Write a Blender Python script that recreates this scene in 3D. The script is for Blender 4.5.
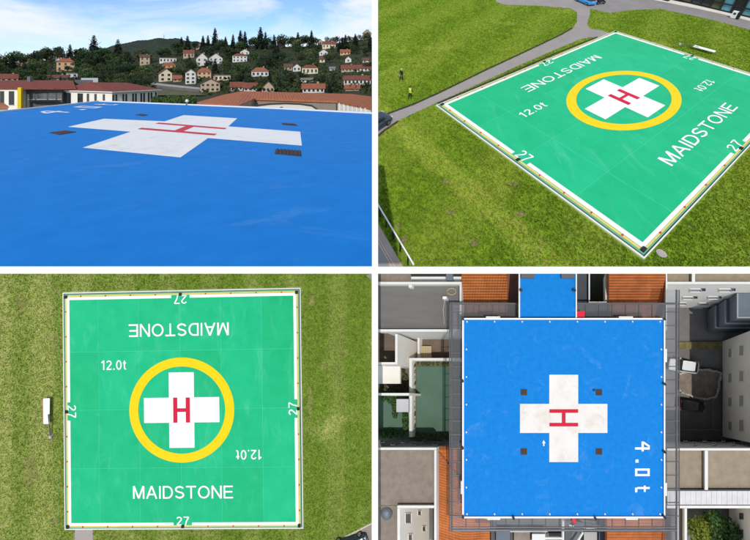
import bpy, bmesh, math, random
import numpy as np
from mathutils import Vector, Matrix
random.seed(7); RNG = np.random.default_rng(7)
for o in list(bpy.data.objects): bpy.data.objects.remove(o)
SC = bpy.context.scene; COL = SC.collection

# ------------------------------------------------------------------ camera, sky, sun, exposure
F, CX, CY, W0, H0 = 350.0, 375.0, 75.0, 750.0, 540.0      # focal length and principal point in photo pixels
ZC = 70.0                                                   # eye height in the world
cam = bpy.data.cameras.new('camera'); camo = bpy.data.objects.new('camera', cam); COL.objects.link(camo)
camo.location = (0, 0, ZC); camo.rotation_euler = (math.radians(90), 0, 0)
cam.sensor_fit = 'HORIZONTAL'; cam.sensor_width = 36.0; cam.lens = F / W0 * 36.0
cam.shift_y = -(H0 / 2 - CY) / W0; cam.clip_start = 0.1; cam.clip_end = 9000
SC.camera = camo
SUN_EL, SUN_AZ = math.radians(28), math.radians(5)          # from behind the viewer, a little to the left
SUNV = Vector((-math.sin(SUN_AZ) * math.cos(SUN_EL), -math.cos(SUN_AZ) * math.cos(SUN_EL), math.sin(SUN_EL)))
world = bpy.data.worlds.new('World'); SC.world = world; world.use_nodes = True
wn, wl = world.node_tree.nodes, world.node_tree.links; wn.clear()
sky = wn.new('ShaderNodeTexSky'); sky.sky_type = 'NISHITA'; sky.sun_disc = False
sky.sun_elevation = SUN_EL; sky.sun_rotation = math.radians(185); sky.altitude = 1500; sky.dust_density = 0.15; sky.ozone_density = 5.0
tc = wn.new('ShaderNodeTexCoord'); mp = wn.new('ShaderNodeMapping'); mp.inputs['Scale'].default_value = (1.0, 1.0, 4.2)
mp.inputs['Rotation'].default_value = (0.06, 0.10, 0.3)
nz = wn.new('ShaderNodeTexNoise'); nz.inputs['Scale'].default_value = 2.1; nz.inputs['Detail'].default_value = 9; nz.inputs['Roughness'].default_value = 0.58
nz.inputs['Distortion'].default_value = 0.5
rmp = wn.new('ShaderNodeValToRGB'); rmp.color_ramp.elements[0].position = 0.42; rmp.color_ramp.elements[1].position = 0.62
rmp.color_ramp.elements[0].color = (0.06, 0.06, 0.06, 1); rmp.color_ramp.elements[1].color = (0.95, 0.95, 0.95, 1)
mx = wn.new('ShaderNodeMix'); mx.data_type = 'RGBA'; mx.inputs['B'].default_value = (6.0, 6.4, 6.9, 1)
bg = wn.new('ShaderNodeBackground'); bg.inputs['Strength'].default_value = 0.15; wo = wn.new('ShaderNodeOutputWorld')
wl.new(tc.outputs['Generated'], mp.inputs['Vector']); wl.new(mp.outputs['Vector'], nz.inputs['Vector'])
wl.new(nz.outputs['Fac'], rmp.inputs['Fac']); wl.new(rmp.outputs['Color'], mx.inputs['Factor'])
wl.new(sky.outputs['Color'], mx.inputs['A']); wl.new(mx.outputs['Result'], bg.inputs['Color']); wl.new(bg.outputs['Background'], wo.inputs['Surface'])
sl = bpy.data.lights.new('sun', 'SUN'); sl.energy = 2.75; sl.angle = math.radians(0.53); sl.color = (1.0, 0.955, 0.89)
so = bpy.data.objects.new('sun', sl); COL.objects.link(so); so.rotation_euler = SUNV.to_track_quat('Z', 'Y').to_euler(); so.location = (-40, -40, ZC + 60)
SC.view_settings.view_transform = 'Standard'; SC.view_settings.look = 'None'; SC.view_settings.gamma = 1.0
SC.view_settings.exposure = 0.0
try: SC.view_settings.use_curve_mapping = False
except Exception: pass
SC.render.engine = 'CYCLES'

# ------------------------------------------------------------------ helpers
V = Vector
def ray(px, py): return V(((px - CX) / F, 1.0, (CY - py) / F))
def at(px, py, y):                       # the point at distance y along the pixel's direction
    r = ray(px, py) * y; return V((r.x, r.y, r.z + ZC))
def lin(c):                              # sRGB 0-255 -> linear
    return tuple(((x / 255) / 12.92 if x / 255 <= 0.04045 else ((x / 255 + 0.055) / 1.055) ** 2.4) for x in c)

MATS = {}
def M(name, col, rough=0.8, var=0.12, scale=1.5, bump=0.15, bscale=None, metallic=0.0, rand=0.0, col2=None, stretch=(1, 1, 1), spec=0.3, detail=5, contrast=1.0, bdist=0.02, wear=None):
    if name in MATS: return MATS[name]
    m = bpy.data.materials.new(name); m.use_nodes = True; n, l = m.node_tree.nodes, m.node_tree.links
    b = n['Principled BSDF']; b.inputs['Roughness'].default_value = rough; b.inputs['Metallic'].default_value = metallic
    b.inputs['Specular IOR Level'].default_value = spec
    t = n.new('ShaderNodeTexCoord'); mp_ = n.new('ShaderNodeMapping'); mp_.inputs['Scale'].default_value = stretch
    l.new(t.outputs['Object'], mp_.inputs['Vector'])
    z = n.new('ShaderNodeTexNoise'); z.inputs['Scale'].default_value = scale; z.inputs['Detail'].default_value = detail; z.inputs['Roughness'].default_value = 0.6
    l.new(mp_.outputs['Vector'], z.inputs['Vector'])
    r = n.new('ShaderNodeValToRGB'); r.color_ramp.elements[0].position = 0.5 - 0.25 / contrast; r.color_ramp.elements[1].position = 0.5 + 0.25 / contrast
    c1 = tuple(max(0, x * (1 - var)) for x in col); c2 = col2 if col2 else tuple(min(1, x * (1 + var)) for x in col)
    r.color_ramp.elements[0].color = c1 + (1,); r.color_ramp.elements[1].color = tuple(c2) + (1,)
    l.new(z.outputs['Fac'], r.inputs['Fac']); out = r.outputs['Color']
    if wear:                            # scuffs and stains of their own shape: (colour, amount, scale, threshold, stretch)
        wc, wa, ws, wt, wst = wear; mp2 = n.new('ShaderNodeMapping'); mp2.inputs['Scale'].default_value = wst; l.new(t.outputs['Object'], mp2.inputs['Vector'])
        za = n.new('ShaderNodeTexNoise'); za.inputs['Scale'].default_value = ws; za.inputs['Detail'].default_value = 10; za.inputs['Roughness'].default_value = 0.72; za.inputs['Distortion'].default_value = 0.6; l.new(mp2.outputs['Vector'], za.inputs['Vector'])
        ma = n.new('ShaderNodeMapRange'); ma.inputs['From Min'].default_value = wt; ma.inputs['From Max'].default_value = wt + 0.16; ma.inputs['To Max'].default_value = wa; l.new(za.outputs['Fac'], ma.inputs['Value'])
        mw_ = n.new('ShaderNodeMix'); mw_.data_type = 'RGBA'; l.new(ma.outputs['Result'], mw_.inputs['Factor']); l.new(out, mw_.inputs['A']); mw_.inputs['B'].default_value = tuple(wc) + (1,); out = mw_.outputs['Result']
    if rand > 0:
        oi = n.new('ShaderNodeObjectInfo'); h = n.new('ShaderNodeHueSaturation'); mr = n.new('ShaderNodeMapRange')
        mr.inputs['To Min'].default_value = 1 - rand; mr.inputs['To Max'].default_value = 1 + rand
        l.new(oi.outputs['Random'], mr.inputs['Value']); l.new(mr.outputs['Result'], h.inputs['Value']); l.new(out, h.inputs['Color'])
        mr2 = n.new('ShaderNodeMapRange'); mr2.inputs['To Min'].default_value = 0.5 - rand * 0.08; mr2.inputs['To Max'].default_value = 0.5 + rand * 0.08
        l.new(oi.outputs['Random'], mr2.inputs['Value']); l.new(mr2.outputs['Result'], h.inputs['Hue']); out = h.outputs['Color']
    l.new(out, b.inputs['Base Color'])
    if bump > 0:
        z2 = n.new('ShaderNodeTexNoise'); z2.inputs['Scale'].default_value = bscale or scale * 6; z2.inputs['Detail'].default_value = 4
        l.new(mp_.outputs['Vector'], z2.inputs['Vector'])
        bm = n.new('ShaderNodeBump'); bm.inputs['Strength'].default_value = bump; bm.inputs['Distance'].default_value = bdist
        l.new(z2.outputs['Fac'], bm.inputs['Height']); l.new(bm.outputs['Normal'], b.inputs['Normal'])
    MATS[name] = m; return m

def mesh_obj(name, verts, faces, mat, parent=None, smooth=False, idx=None):
    me = bpy.data.meshes.new(name); me.from_pydata([tuple(v) for v in verts], [], faces); me.validate(); me.update()
    for mm in (mat if isinstance(mat, (list, tuple)) else [mat]): me.materials.append(mm)
    if idx: me.polygons.foreach_set('material_index', idx)
    if smooth: me.polygons.foreach_set('use_smooth', [True] * len(me.polygons))
    o = bpy.data.objects.new(name, me); COL.objects.link(o)
    if parent is not None: adopt(o, parent)
    return o
def wloc(o):
    l = o.location.copy()
    return l + wloc(o.parent) if o.parent else l
def adopt(o, p):                        # parent without moving (world-space vertices under an unrotated parent)
    o.parent = p; o.matrix_parent_inverse = Matrix.Translation(-wloc(p)) if p.type == 'EMPTY' else Matrix.Identity(4)
def tag(o, label=None, cat=None, group=None, kind=None):
    if label: o['label'] = label
    if cat: o['category'] = cat
    if group: o['group'] = group
    if kind: o['kind'] = kind
    return o
def thing(name, loc, label, cat, group=None):
    e = bpy.data.objects.new(name, None); COL.objects.link(e); e.location = loc; e.empty_display_size = 0.3
    return tag(e, label, cat, group)

class MB:                               # collects shapes of one mesh
    def __init__(s): s.v, s.f, s.m = [], [], []
    def add(s, verts, faces, mi=0):
        k = len(s.v); s.v += [V(v) for v in verts]; s.f += [tuple(k + i for i in f) for f in faces]; s.m += [mi] * len(faces); return s
    def prism(s, top, bot, mi=0, mside=None):
        n = len(top); f = [tuple(range(n)), tuple(range(2 * n - 1, n - 1, -1))]
        side = [(i, n + i, n + (i + 1) % n, (i + 1) % n) for i in range(n)]
        s.add(list(top) + list(bot), f, mi)
        k = len(s.v) - 2 * n; s.f += [tuple(k + i for i in q) for q in side]; s.m += [mi if mside is None else mside] * n; return s
    def box(s, c, size, mi=0, ax=None):
        ax = ax or (V((1, 0, 0)), V((0, 1, 0)), V((0, 0, 1))); c = V(c); hx, hy, hz = [k / 2 for k in size]
        P = [c + ax[0] * (sx * hx) + ax[1] * (sy * hy) + ax[2] * (sz * hz) for sz in (-1, 1) for sx, sy in ((-1, -1), (1, -1), (1, 1), (-1, 1))]
        return s.add(P, [(0, 3, 2, 1), (4, 5, 6, 7), (0, 1, 5, 4), (1, 2, 6, 5), (2, 3, 7, 6), (3, 0, 4, 7)], mi)
    def tube(s, a, b, r, r2=None, n=8, mi=0):
        a, b = V(a), V(b); d = (b - a).normalized(); u = d.orthogonal().normalized(); w = d.cross(u); r2 = r if r2 is None else r2
        P = [a + (u * math.cos(t) + w * math.sin(t)) * r for t in [i * 2 * math.pi / n for i in range(n)]] + [b + (u * math.cos(t) + w * math.sin(t)) * r2 for t in [i * 2 * math.pi / n for i in range(n)]]
        return s.add(P, [(i, (i + 1) % n, n + (i + 1) % n, n + i) for i in range(n)] + [tuple(range(n - 1, -1, -1)), tuple(range(n, 2 * n))], mi)
    def build(s, name, mat, parent=None, smooth=False, fix=True):
        o = mesh_obj(name, s.v, s.f, mat, parent, smooth, s.m)
        if fix:
            bm = bmesh.new(); bm.from_mesh(o.data); bmesh.ops.recalc_face_normals(bm, faces=bm.faces); bm.to_mesh(o.data); bm.free()
        return o

class Plane:                            # a piece of ground: pixels -> points on it
    def __init__(s, n, p0):
        s.n = V(n).normalized(); s.p0 = V(p0); x = V((1, 0, 0)); s.r = (x - s.n * x.dot(s.n)).normalized(); s.fw = s.n.cross(s.r).normalized()
    def __call__(s, px, py, h=0.0):
        r = ray(px, py); c = V((0, 0, ZC)); t = s.n.dot(s.p0 - c) / s.n.dot(r); return c + r * t + s.n * h
    def sheet(s, poly, h0, h1): return [s(x, y, h1) for x, y in poly], [s(x, y, h0) for x, y in poly]
def hom_map(Hm, u, v):
    a = Hm[0][0] * u + Hm[0][1] * v + Hm[0][2]; b = Hm[1][0] * u + Hm[1][1] * v + Hm[1][2]; c = Hm[2][0] * u + Hm[2][1] * v + Hm[2][2]
    return a / c, b / c
def hom_fit(src, dst):
    A = []
    for (x, y), (u, v) in zip(src, dst): A += [[x, y, 1, 0, 0, 0, -u * x, -u * y, -u], [0, 0, 0, x, y, 1, -v * x, -v * y, -v]]
    return np.linalg.svd(np.array(A, float))[2][-1].reshape(3, 3)
def _arc(cx, cy, rx, ry, a0, a1, n=14): return [(cx + rx * math.cos(math.radians(a0 + (a1 - a0) * i / n)), cy + ry * math.sin(math.radians(a0 + (a1 - a0) * i / n))) for i in range(n + 1)]
_w = .064                                # half stroke; glyph strokes run on centre lines inside a cap height of 1
GLY = {'M': (.86, [[(_w, 0), (_w, 1)], [(_w + .02, 1), (.43, _w * .5)], [(.43, _w * .5), (.84 - _w, 1)], [(.86 - _w, 1), (.86 - _w, 0)]]),
       'A': (.82, [[(.05, 0), (.41, 1)], [(.41, 1), (.77, 0)], [(.2, .34), (.62, .34)]]), 'I': (.16, [[(.08, 0), (.08, 1)]]),
       'D': (.76, [[(_w, 0), (_w, 1)], [(_w, 1 - _w), (.34, 1 - _w)] + _arc(.36, .5, .40 - _w, .5 - _w, 90, -90) + [(.34, _w), (_w, _w)]]),
       'S': (.72, [_arc(.36, .725, .28, .2, 20, 90, 6) + _arc(.36, .725, .275, .2, 90, 255, 10) + _arc(.36, .285, .285, .21, 80, -90, 12) + _arc(.36, .285, .285, .21, -90, -165, 6)]),
       'T': (.74, [[(0, 1 - _w), (.74, 1 - _w)], [(.37, 1 - _w), (.37, 0)]]), 'O': (.88, [_arc(.44, .5, .44 - _w, .5 - _w, 0, 360, 32)]),
       'N': (.76, [[(_w, 0), (_w, 1)], [(_w, 1), (.76 - _w, 0)], [(.76 - _w, 0), (.76 - _w, 1)]]), 'E': (.70, [[(_w, 0), (_w, 1)], [(_w, 1 - _w), (.69, 1 - _w)], [(_w, .52), (.65, .52)], [(_w, _w), (.70, _w)]]),
       '1': (.40, [[(.28, 0), (.28, 1)], [(.28, .95), (.05, .74)]]), '2': (.58, [_arc(.29, .70, .215, .225, 165, -25, 14) + [(.07, _w)], [(.04, _w), (.56, _w)]]),
       '0': (.58, [_arc(.29, .5, .29 - _w, .5 - _w, 0, 360, 28)]), '7': (.58, [[(.02, 1 - _w), (.53, 1 - _w)], [(.53, 1 - _w), (.30, .45), (.20, 0)]]), '.': (.18, [[(.09, 0), (.09, .15)]]),
       't': (.34, [[(.15, .95), (.15, .2), (.18, .1), (.32, _w * .9)], [(0, .70), (.33, .70)]])}
def stroke_text(s):                     # plain sans lettering from ribbons; each stroke a hair above the last
    vs, fs, x = [], [], 0.0; k = 0
    for ch in s:
        w, st = GLY[ch]
        for pl in st:
            n = len(pl); b = len(vs); k += 1
            for i, (px, py) in enumerate(pl):
                d0 = V((pl[i][0] - pl[i - 1][0], pl[i][1] - pl[i - 1][1])) if i else None; d1 = V((pl[i + 1][0] - px, pl[i + 1][1] - py)) if i < n - 1 else None
                closed = n > 20 and pl[0][0] - pl[-1][0] < 1e-6 and abs(pl[0][1] - pl[-1][1]) < 1e-6
                if closed and d0 is None: d0 = V((pl[0][0] - pl[-2][0], pl[0][1] - pl[-2][1]))
                if closed and d1 is None: d1 = V((pl[1][0] - px, pl[1][1] - py))
                d0 = (d0 or d1).normalized(); d1 = (d1 or d0).normalized(); t = (d0 + d1).normalized(); m = _w / max(.6, t.dot(d1)); nx, ny = -t.y * m, t.x * m
                vs += [(x + px + nx, py + ny, k), (x + px - nx, py - ny, k)]
            fs += [(b + 2 * i, b + 2 * i + 1, b + 2 * i + 3, b + 2 * i + 2) for i in range(n - 1)]
        x += w + .13
    x -= .13
    return [(a / x, b, k) for a, b, k in vs], fs
def inpoly(X, Y, poly):
    r = np.zeros(len(X), bool); n = len(poly)
    for i in range(n):
        x0, y0 = poly[i]; x1, y1 = poly[i - 1]
        if y0 == y1: continue
        c = ((y0 > Y) != (y1 > Y)) & (X < (x1 - x0) * (Y - y0) / (y1 - y0) + x0); r ^= c
    return r

# ------------------------------------------------------------------ materials
WHITE = M('white_paint', (0.86, 0.86, 0.85), 0.6, 0.03, 0.8, 0.03)
DIV = M('strip_white', (0.95, 0.95, 0.95), 0.7, 0.01, 1, 0.02)
BLUE = M('blue_deck_paint', (0.007, 0.198, 0.615), 0.6, 0.07, 2.2, 0.12, 14, col2=(0.012, 0.225, 0.66), detail=9, spec=0.08, wear=((0.16, 0.36, 0.68), 0.38, 0.42, 0.57, (1, 1.6, 1)))
CROSSW = M('worn_white_marking', (0.80, 0.74, 0.69), 0.6, 0.06, 0.9, 0.05, col2=(0.82, 0.785, 0.75), detail=8, wear=((0.62, 0.46, 0.36), 0.5, 0.55, 0.50, (1, 1, 1)))
CROSSU = M('lifted_cream_marking', (0.88, 0.86, 0.82), 0.6, 0.04, 0.9, 0.05, col2=(0.90, 0.885, 0.86), detail=8, wear=((0.66, 0.58, 0.48), 0.5, 0.9, 0.52, (1, 1, 1)))  # same paint as the worn marking, colour lifted to offset weaker light
CROSSR = M('bright_white_marking', (0.84, 0.85, 0.87), 0.55, 0.02, 0.7, 0.03)
REDM = M('red_marking', (0.62, 0.012, 0.045), 0.55, 0.08, 1.5, 0.03)
GREEN = M('green_deck_paint', (0.008, 0.435, 0.185), 0.5, 0.05, 0.5, 0.1, 9, col2=(0.02, 0.48, 0.215), rand=0.05, spec=0.2, detail=9, wear=((0.16, 0.60, 0.40), 0.26, 0.38, 0.54, (2.2, 0.7, 0.7)))
GREENL = M('deck_joint_filler', (0.10, 0.60, 0.38), 0.6, 0.05, 1, 0)
YELLOW = M('yellow_marking', (0.84, 0.60, 0.004), 0.55, 0.04, 0.7, 0.03)
YSTRIP = M('pale_yellow_strip', (0.72, 0.58, 0.14), 0.6, 0.10, 0.9, 0.03)
DARKG = M('drain_channel', (0.012, 0.045, 0.04), 0.7, 0.2, 1, 0.05)
DARK = M('dark_rubber', (0.02, 0.02, 0.022), 0.6, 0.2, 3, 0.05)
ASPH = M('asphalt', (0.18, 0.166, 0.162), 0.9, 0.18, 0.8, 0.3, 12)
PATH = M('worn_path_asphalt', (0.30, 0.265, 0.245), 0.9, 0.10, 0.5, 0.3, 8)
PATHP = M('pinkish_footway', (0.46, 0.36, 0.30), 0.9, 0.08, 0.6, 0.2, 8)
CONC = M('concrete', (0.42, 0.40, 0.37), 0.85, 0.10, 0.8, 0.2)
EDGEW = M('timber_edging', (0.05, 0.04, 0.03), 0.9, 0.2, 2, 0.2)
GLASS = M('window_glass', (0.02, 0.025, 0.03), 0.12, 0.2, 0.6, 0, spec=0.6)
GLASST = M('teal_window_glass', (0.10, 0.30, 0.36), 0.1, 0.35, 0.5, 0, spec=0.7)
GREYP = M('dark_grey_render', (0.10, 0.10, 0.105), 0.8, 0.1, 0.6, 0.1)
CREAM = M('cream_render', (0.85, 0.81, 0.70), 0.85, 0.05, 0.4, 0.1)
WALLW = M('white_wall_render', (0.80, 0.78, 0.74), 0.85, 0.06, 0.35, 0.1)
PARA = M('parapet_white', (0.74, 0.72, 0.69), 0.8, 0.06, 0.8, 0.1)
BEIGE = M('beige_render', (0.82, 0.77, 0.69), 0.85, 0.07, 0.3, 0.1)
GRAVEL = M('roof_gravel', (0.25, 0.205, 0.165), 0.95, 0.16, 1.2, 0.6, 5, contrast=1.3)
GRAVEL2 = M('roof_gravel_tan', (0.30, 0.24, 0.17), 0.95, 0.16, 1.2, 0.6, 5)
FLATR = M('grey_roof_felt', (0.165, 0.155, 0.15), 0.9, 0.12, 0.5, 0.2, stretch=(0.35, 1, 3))
METAL = M('blue_grey_metal', (0.17, 0.20, 0.235), 0.5, 0.08, 0.5, 0.05, metallic=0.3)
GALV = M('galvanised_steel', (0.16, 0.16, 0.17), 0.5, 0.1, 1.5, 0.05, metallic=0.4)
YFIN = M('yellow_fin', (0.72, 0.50, 0.01), 0.7, 0.05, 1, 0.05)
WOOD = M('pale_boards', (0.50, 0.40, 0.25), 0.85, 0.12, 1.5, 0.1)
REDP = M('red_plastic', (0.72, 0.02, 0.05), 0.45, 0.06, 2, 0.02)
STONE = M('border_stone', (0.50, 0.45, 0.38), 0.9, 0.15, 1.2, 0.3, rand=0.15)
SOIL = M('bare_soil', (0.17, 0.13, 0.10), 0.95, 0.25, 0.9, 0.6, 4)
TURF = M('green_synthetic_turf', (0.095, 0.165, 0.115), 0.9, 0.12, 0.35, 0.2, 10)
MOSS = M('mossy_planting', (0.13, 0.125, 0.055), 0.95, 0.3, 1.5, 0.5, 6, contrast=1.5)
TYRE = M('tyre_rubber', (0.018, 0.018, 0.018), 0.8, 0.1, 3, 0.05)
RIM = M('wheel_alloy', (0.45, 0.45, 0.47), 0.35, 0.05, 3, 0, metallic=0.8)
LAMP = M('lamp_lens', (0.7, 0.7, 0.68), 0.15, 0.05, 3, 0, spec=0.6)
TAIL = M('tail_lens', (0.45, 0.02, 0.02), 0.2, 0.1, 3, 0, spec=0.6)
CARW = M('car_paint_white', (0.78, 0.78, 0.78), 0.3, 0.02, 1, 0, spec=0.6)
CARK = M('car_paint_black', (0.012, 0.013, 0.016), 0.2, 0.1, 1, 0, spec=0.7)
CARN = M('car_paint_navy', (0.03, 0.045, 0.075), 0.2, 0.08, 1, 0, spec=0.7)
CARB = M('car_paint_blue', (0.05, 0.34, 0.72), 0.3, 0.05, 1, 0, spec=0.6)
SKIN = M('skin', (0.50, 0.30, 0.21), 0.6, 0.05, 6, 0)
CLOTHK = M('dark_cloth', (0.018, 0.02, 0.028), 0.9, 0.2, 8, 0.2)
CLOTHJ = M('navy_denim', (0.03, 0.037, 0.06), 0.9, 0.2, 8, 0.2)
HIVIS = M('hi_vis_yellow', (0.62, 0.80, 0.03), 0.7, 0.05, 8, 0.1)
HAIR = M('hair', (0.05, 0.035, 0.025), 0.8, 0.2, 20, 0.3)
CAPW = M('pale_cap', (0.55, 0.52, 0.48), 0.8, 0.1, 10, 0.1)
BARK = M('bark', (0.07, 0.05, 0.035), 0.95, 0.25, 4, 0.3)

def grass_mat(name, base, dry, dark, stripe_dir, stripe_w, stripe_amt, dryness, side=None, band=None):
    m = bpy.data.materials.new(name); m.use_nodes = True; n, l = m.node_tree.nodes, m.node_tree.links
    b = n['Principled BSDF']; b.inputs['Roughness'].default_value = 0.85; b.inputs['Specular IOR Level'].default_value = 0.15
    t = n.new('ShaderNodeTexCoord')
    def noise(sc, det=5, rough=0.6):
        z = n.new('ShaderNodeTexNoise'); z.inputs['Scale'].default_value = sc; z.inputs['Detail'].default_value = det; z.inputs['Roughness'].default_value = rough
        l.new(t.outputs['Object'], z.inputs['Vector']); return z.outputs['Fac']
    def ramp(fac, p0, p1):
        r = n.new('ShaderNodeMapRange'); r.inputs['From Min'].default_value = p0; r.inputs['From Max'].default_value = p1; r.interpolation_type = 'SMOOTHSTEP'
        l.new(fac, r.inputs['Value']); return r.outputs['Result']
    def mix(f, a, bb):
        x = n.new('ShaderNodeMix'); x.data_type = 'RGBA'
        if hasattr(f, 'links') or not isinstance(f, float): l.new(f, x.inputs['Factor'])
        for s, c in (('A', a), ('B', bb)):
            if isinstance(c, tuple): x.inputs[s].default_value = c + (1,)
            else: l.new(c, x.inputs[s])
        return x.outputs['Result']
    dp = n.new('ShaderNodeVectorMath'); dp.operation = 'DOT_PRODUCT'; l.new(t.outputs['Object'], dp.inputs[0]); dp.inputs[1].default_value = tuple(V(stripe_dir) / stripe_w)
    ad = n.new('ShaderNodeMath'); ad.operation = 'MULTIPLY_ADD'; l.new(noise(0.12, 2), ad.inputs[0]); ad.inputs[1].default_value = 2.0; l.new(dp.outputs['Value'], ad.inputs[2])
    sn = n.new('ShaderNodeMath'); sn.operation = 'SINE'; l.new(ad.outputs[0], sn.inputs[0])
    st = n.new('ShaderNodeMath'); st.operation = 'MULTIPLY'; l.new(ramp(sn.outputs[0], -0.6, 0.9), st.inputs[0]); st.inputs[1].default_value = stripe_amt
    c = mix(ramp(noise(2.2, 6, 0.7), 0.38, 0.66), dark, base)
    c = mix(ramp(noise(0.55, 6, 0.75), 0.46, 0.70), c, dark)
    c = mix(ramp(noise(0.16, 4), 0.60 - dryness * 0.2, 0.75 - dryness * 0.1), c, mix(ramp(noise(3.0, 5, 0.7), 0.35, 0.65), base, dry))
    c = mix(st.outputs[0], c, mix(ramp(noise(2.7, 5, 0.7), 0.3, 0.7), base, dry))
    if side:                            # one side of the lawn is drier: (direction, from, to, amount)
        d2 = n.new('ShaderNodeVectorMath'); d2.operation = 'DOT_PRODUCT'; l.new(t.outputs['Object'], d2.inputs[0]); d2.inputs[1].default_value = side[0]
        a2 = n.new('ShaderNodeMath'); a2.operation = 'MULTIPLY_ADD'; l.new(noise(0.35, 5, .65), a2.inputs[0]); a2.inputs[1].default_value = 8.0; l.new(d2.outputs['Value'], a2.inputs[2])
        m2 = n.new('ShaderNodeMath'); m2.operation = 'MULTIPLY'; l.new(ramp(a2.outputs[0], side[1] + 4, side[2] + 4), m2.inputs[0]); m2.inputs[1].default_value = side[3]
        c = mix(m2.outputs[0], c, mix(ramp(noise(2.4, 6, 0.7), 0.36, 0.62), base, dry))
    if side:                            # darker mown lanes across it
        s2 = n.new('ShaderNodeMath'); s2.operation = 'MULTIPLY'; l.new(ramp(sn.outputs[0], 0.5, -0.8), s2.inputs[0]); s2.inputs[1].default_value = 0.5
        c = mix(s2.outputs[0], c, mix(ramp(noise(2.4, 6, 0.7), 0.36, 0.66), dark, base))
    if band:                            # a drier swathe: (direction, centre, half width, amount)
        d3 = n.new('ShaderNodeVectorMath'); d3.operation = 'DOT_PRODUCT'; l.new(t.outputs['Object'], d3.inputs[0]); d3.inputs[1].default_value = tuple(band[0])
        a3 = n.new('ShaderNodeMath'); a3.operation = 'MULTIPLY_ADD'; l.new(noise(0.5, 5, .65), a3.inputs[0]); a3.inputs[1].default_value = 2.4; l.new(d3.outputs['Value'], a3.inputs[2])
        e3 = n.new('ShaderNodeMath'); e3.operation = 'SUBTRACT'; l.new(a3.outputs[0], e3.inputs[0]); e3.inputs[1].default_value = band[1] + 1.2
        f3 = n.new('ShaderNodeMath'); f3.operation = 'ABSOLUTE'; l.new(e3.outputs[0], f3.inputs[0])
        g3 = n.new('ShaderNodeMath'); g3.operation = 'MULTIPLY'; l.new(ramp(f3.outputs[0], band[2], band[2] * .3), g3.inputs[0]); g3.inputs[1].default_value = band[3]
        c = mix(g3.outputs[0], c, mix(ramp(noise(2.6, 6, 0.7), 0.36, 0.64), base, dry))
    l.new(c, b.inputs['Base Color'])
    bm = n.new('ShaderNodeBump'); bm.inputs['Strength'].default_value = 0.7; bm.inputs['Distance'].default_value = 0.08; l.new(noise(7, 4, 0.7), bm.inputs['Height']); l.new(bm.outputs['Normal'], b.inputs['Normal'])
    return m
def tile_mat(name, col, direction, pitch, pal=0.25):       # ribbed clay tiles too small to pick apart
    m = M(name, col, 0.85, pal, 0.9, 0, rand=0.03)
    n, l = m.node_tree.nodes, m.node_tree.links; b = n['Principled BSDF']; t = n['Texture Coordinate']
    out = b.inputs['Base Color'].links[0].from_socket
    hs = []
    for d, p in direction:
        dp = n.new('ShaderNodeVectorMath'); dp.operation = 'DOT_PRODUCT'; l.new(t.outputs['Object'], dp.inputs[0]); dp.inputs[1].default_value = tuple(V(d).normalized() * (2 * math.pi / p))
        s = n.new('ShaderNodeMath'); s.operation = 'SINE'; l.new(dp.outputs['Value'], s.inputs[0]); hs.append(s.outputs[0])
    a = n.new('ShaderNodeMath'); a.operation = 'ADD'; l.new(hs[0], a.inputs[0]); l.new(hs[1], a.inputs[1])
    bm = n.new('ShaderNodeBump'); bm.inputs['Strength'].default_value = 0.8; bm.inputs['Distance'].default_value = 0.05; l.new(a.outputs[0], bm.inputs['Height']); l.new(bm.outputs['Normal'], b.inputs['Normal'])
    return m
TILE = tile_mat('orange_roof_tile', (0.50, 0.145, 0.04), (((0, 0, 1), 0.36), ((1, 0, 0), 0.30)), 0.3)
TILEV = tile_mat('orange_roof_tile_side', (0.52, 0.15, 0.04), (((1, 0, 0), 0.36), ((0, 0, 1), 0.30)), 0.3)
TILEH = tile_mat('red_brown_roof_tile', (0.225, 0.055, 0.035), (((1, 0.3, 0), 0.5), ((0, 1, 0.3), 0.5)), 0.3, 0.15)
TILEO = tile_mat('terracotta_roof_tile', (0.42, 0.135, 0.062), (((1, 0.3, 0), 0.5), ((0, 1, 0.3), 0.5)), 0.3, 0.2)
FOL = [M('foliage_dark', (0.024, 0.044, 0.016), 0.85, 0.35, 0.6, 0, rand=0.35), M('foliage_mid', (0.042, 0.072, 0.020), 0.85, 0.35, 0.6, 0, rand=0.35), M('foliage_light', (0.075, 0.105, 0.030), 0.85, 0.3, 0.6, 0, rand=0.3)]
CONI = M('conifer_needles', (0.011, 0.022, 0.012), 0.9, 0.35, 0.8, 0, rand=0.25)
SHRUB = M('garden_shrub_leaves', (0.045, 0.10, 0.02), 0.7, 0.4, 1.5, 0, rand=0.2)
LIME = M('lime_shrub_leaves', (0.16, 0.20, 0.02), 0.7, 0.3, 1.5, 0)

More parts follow.
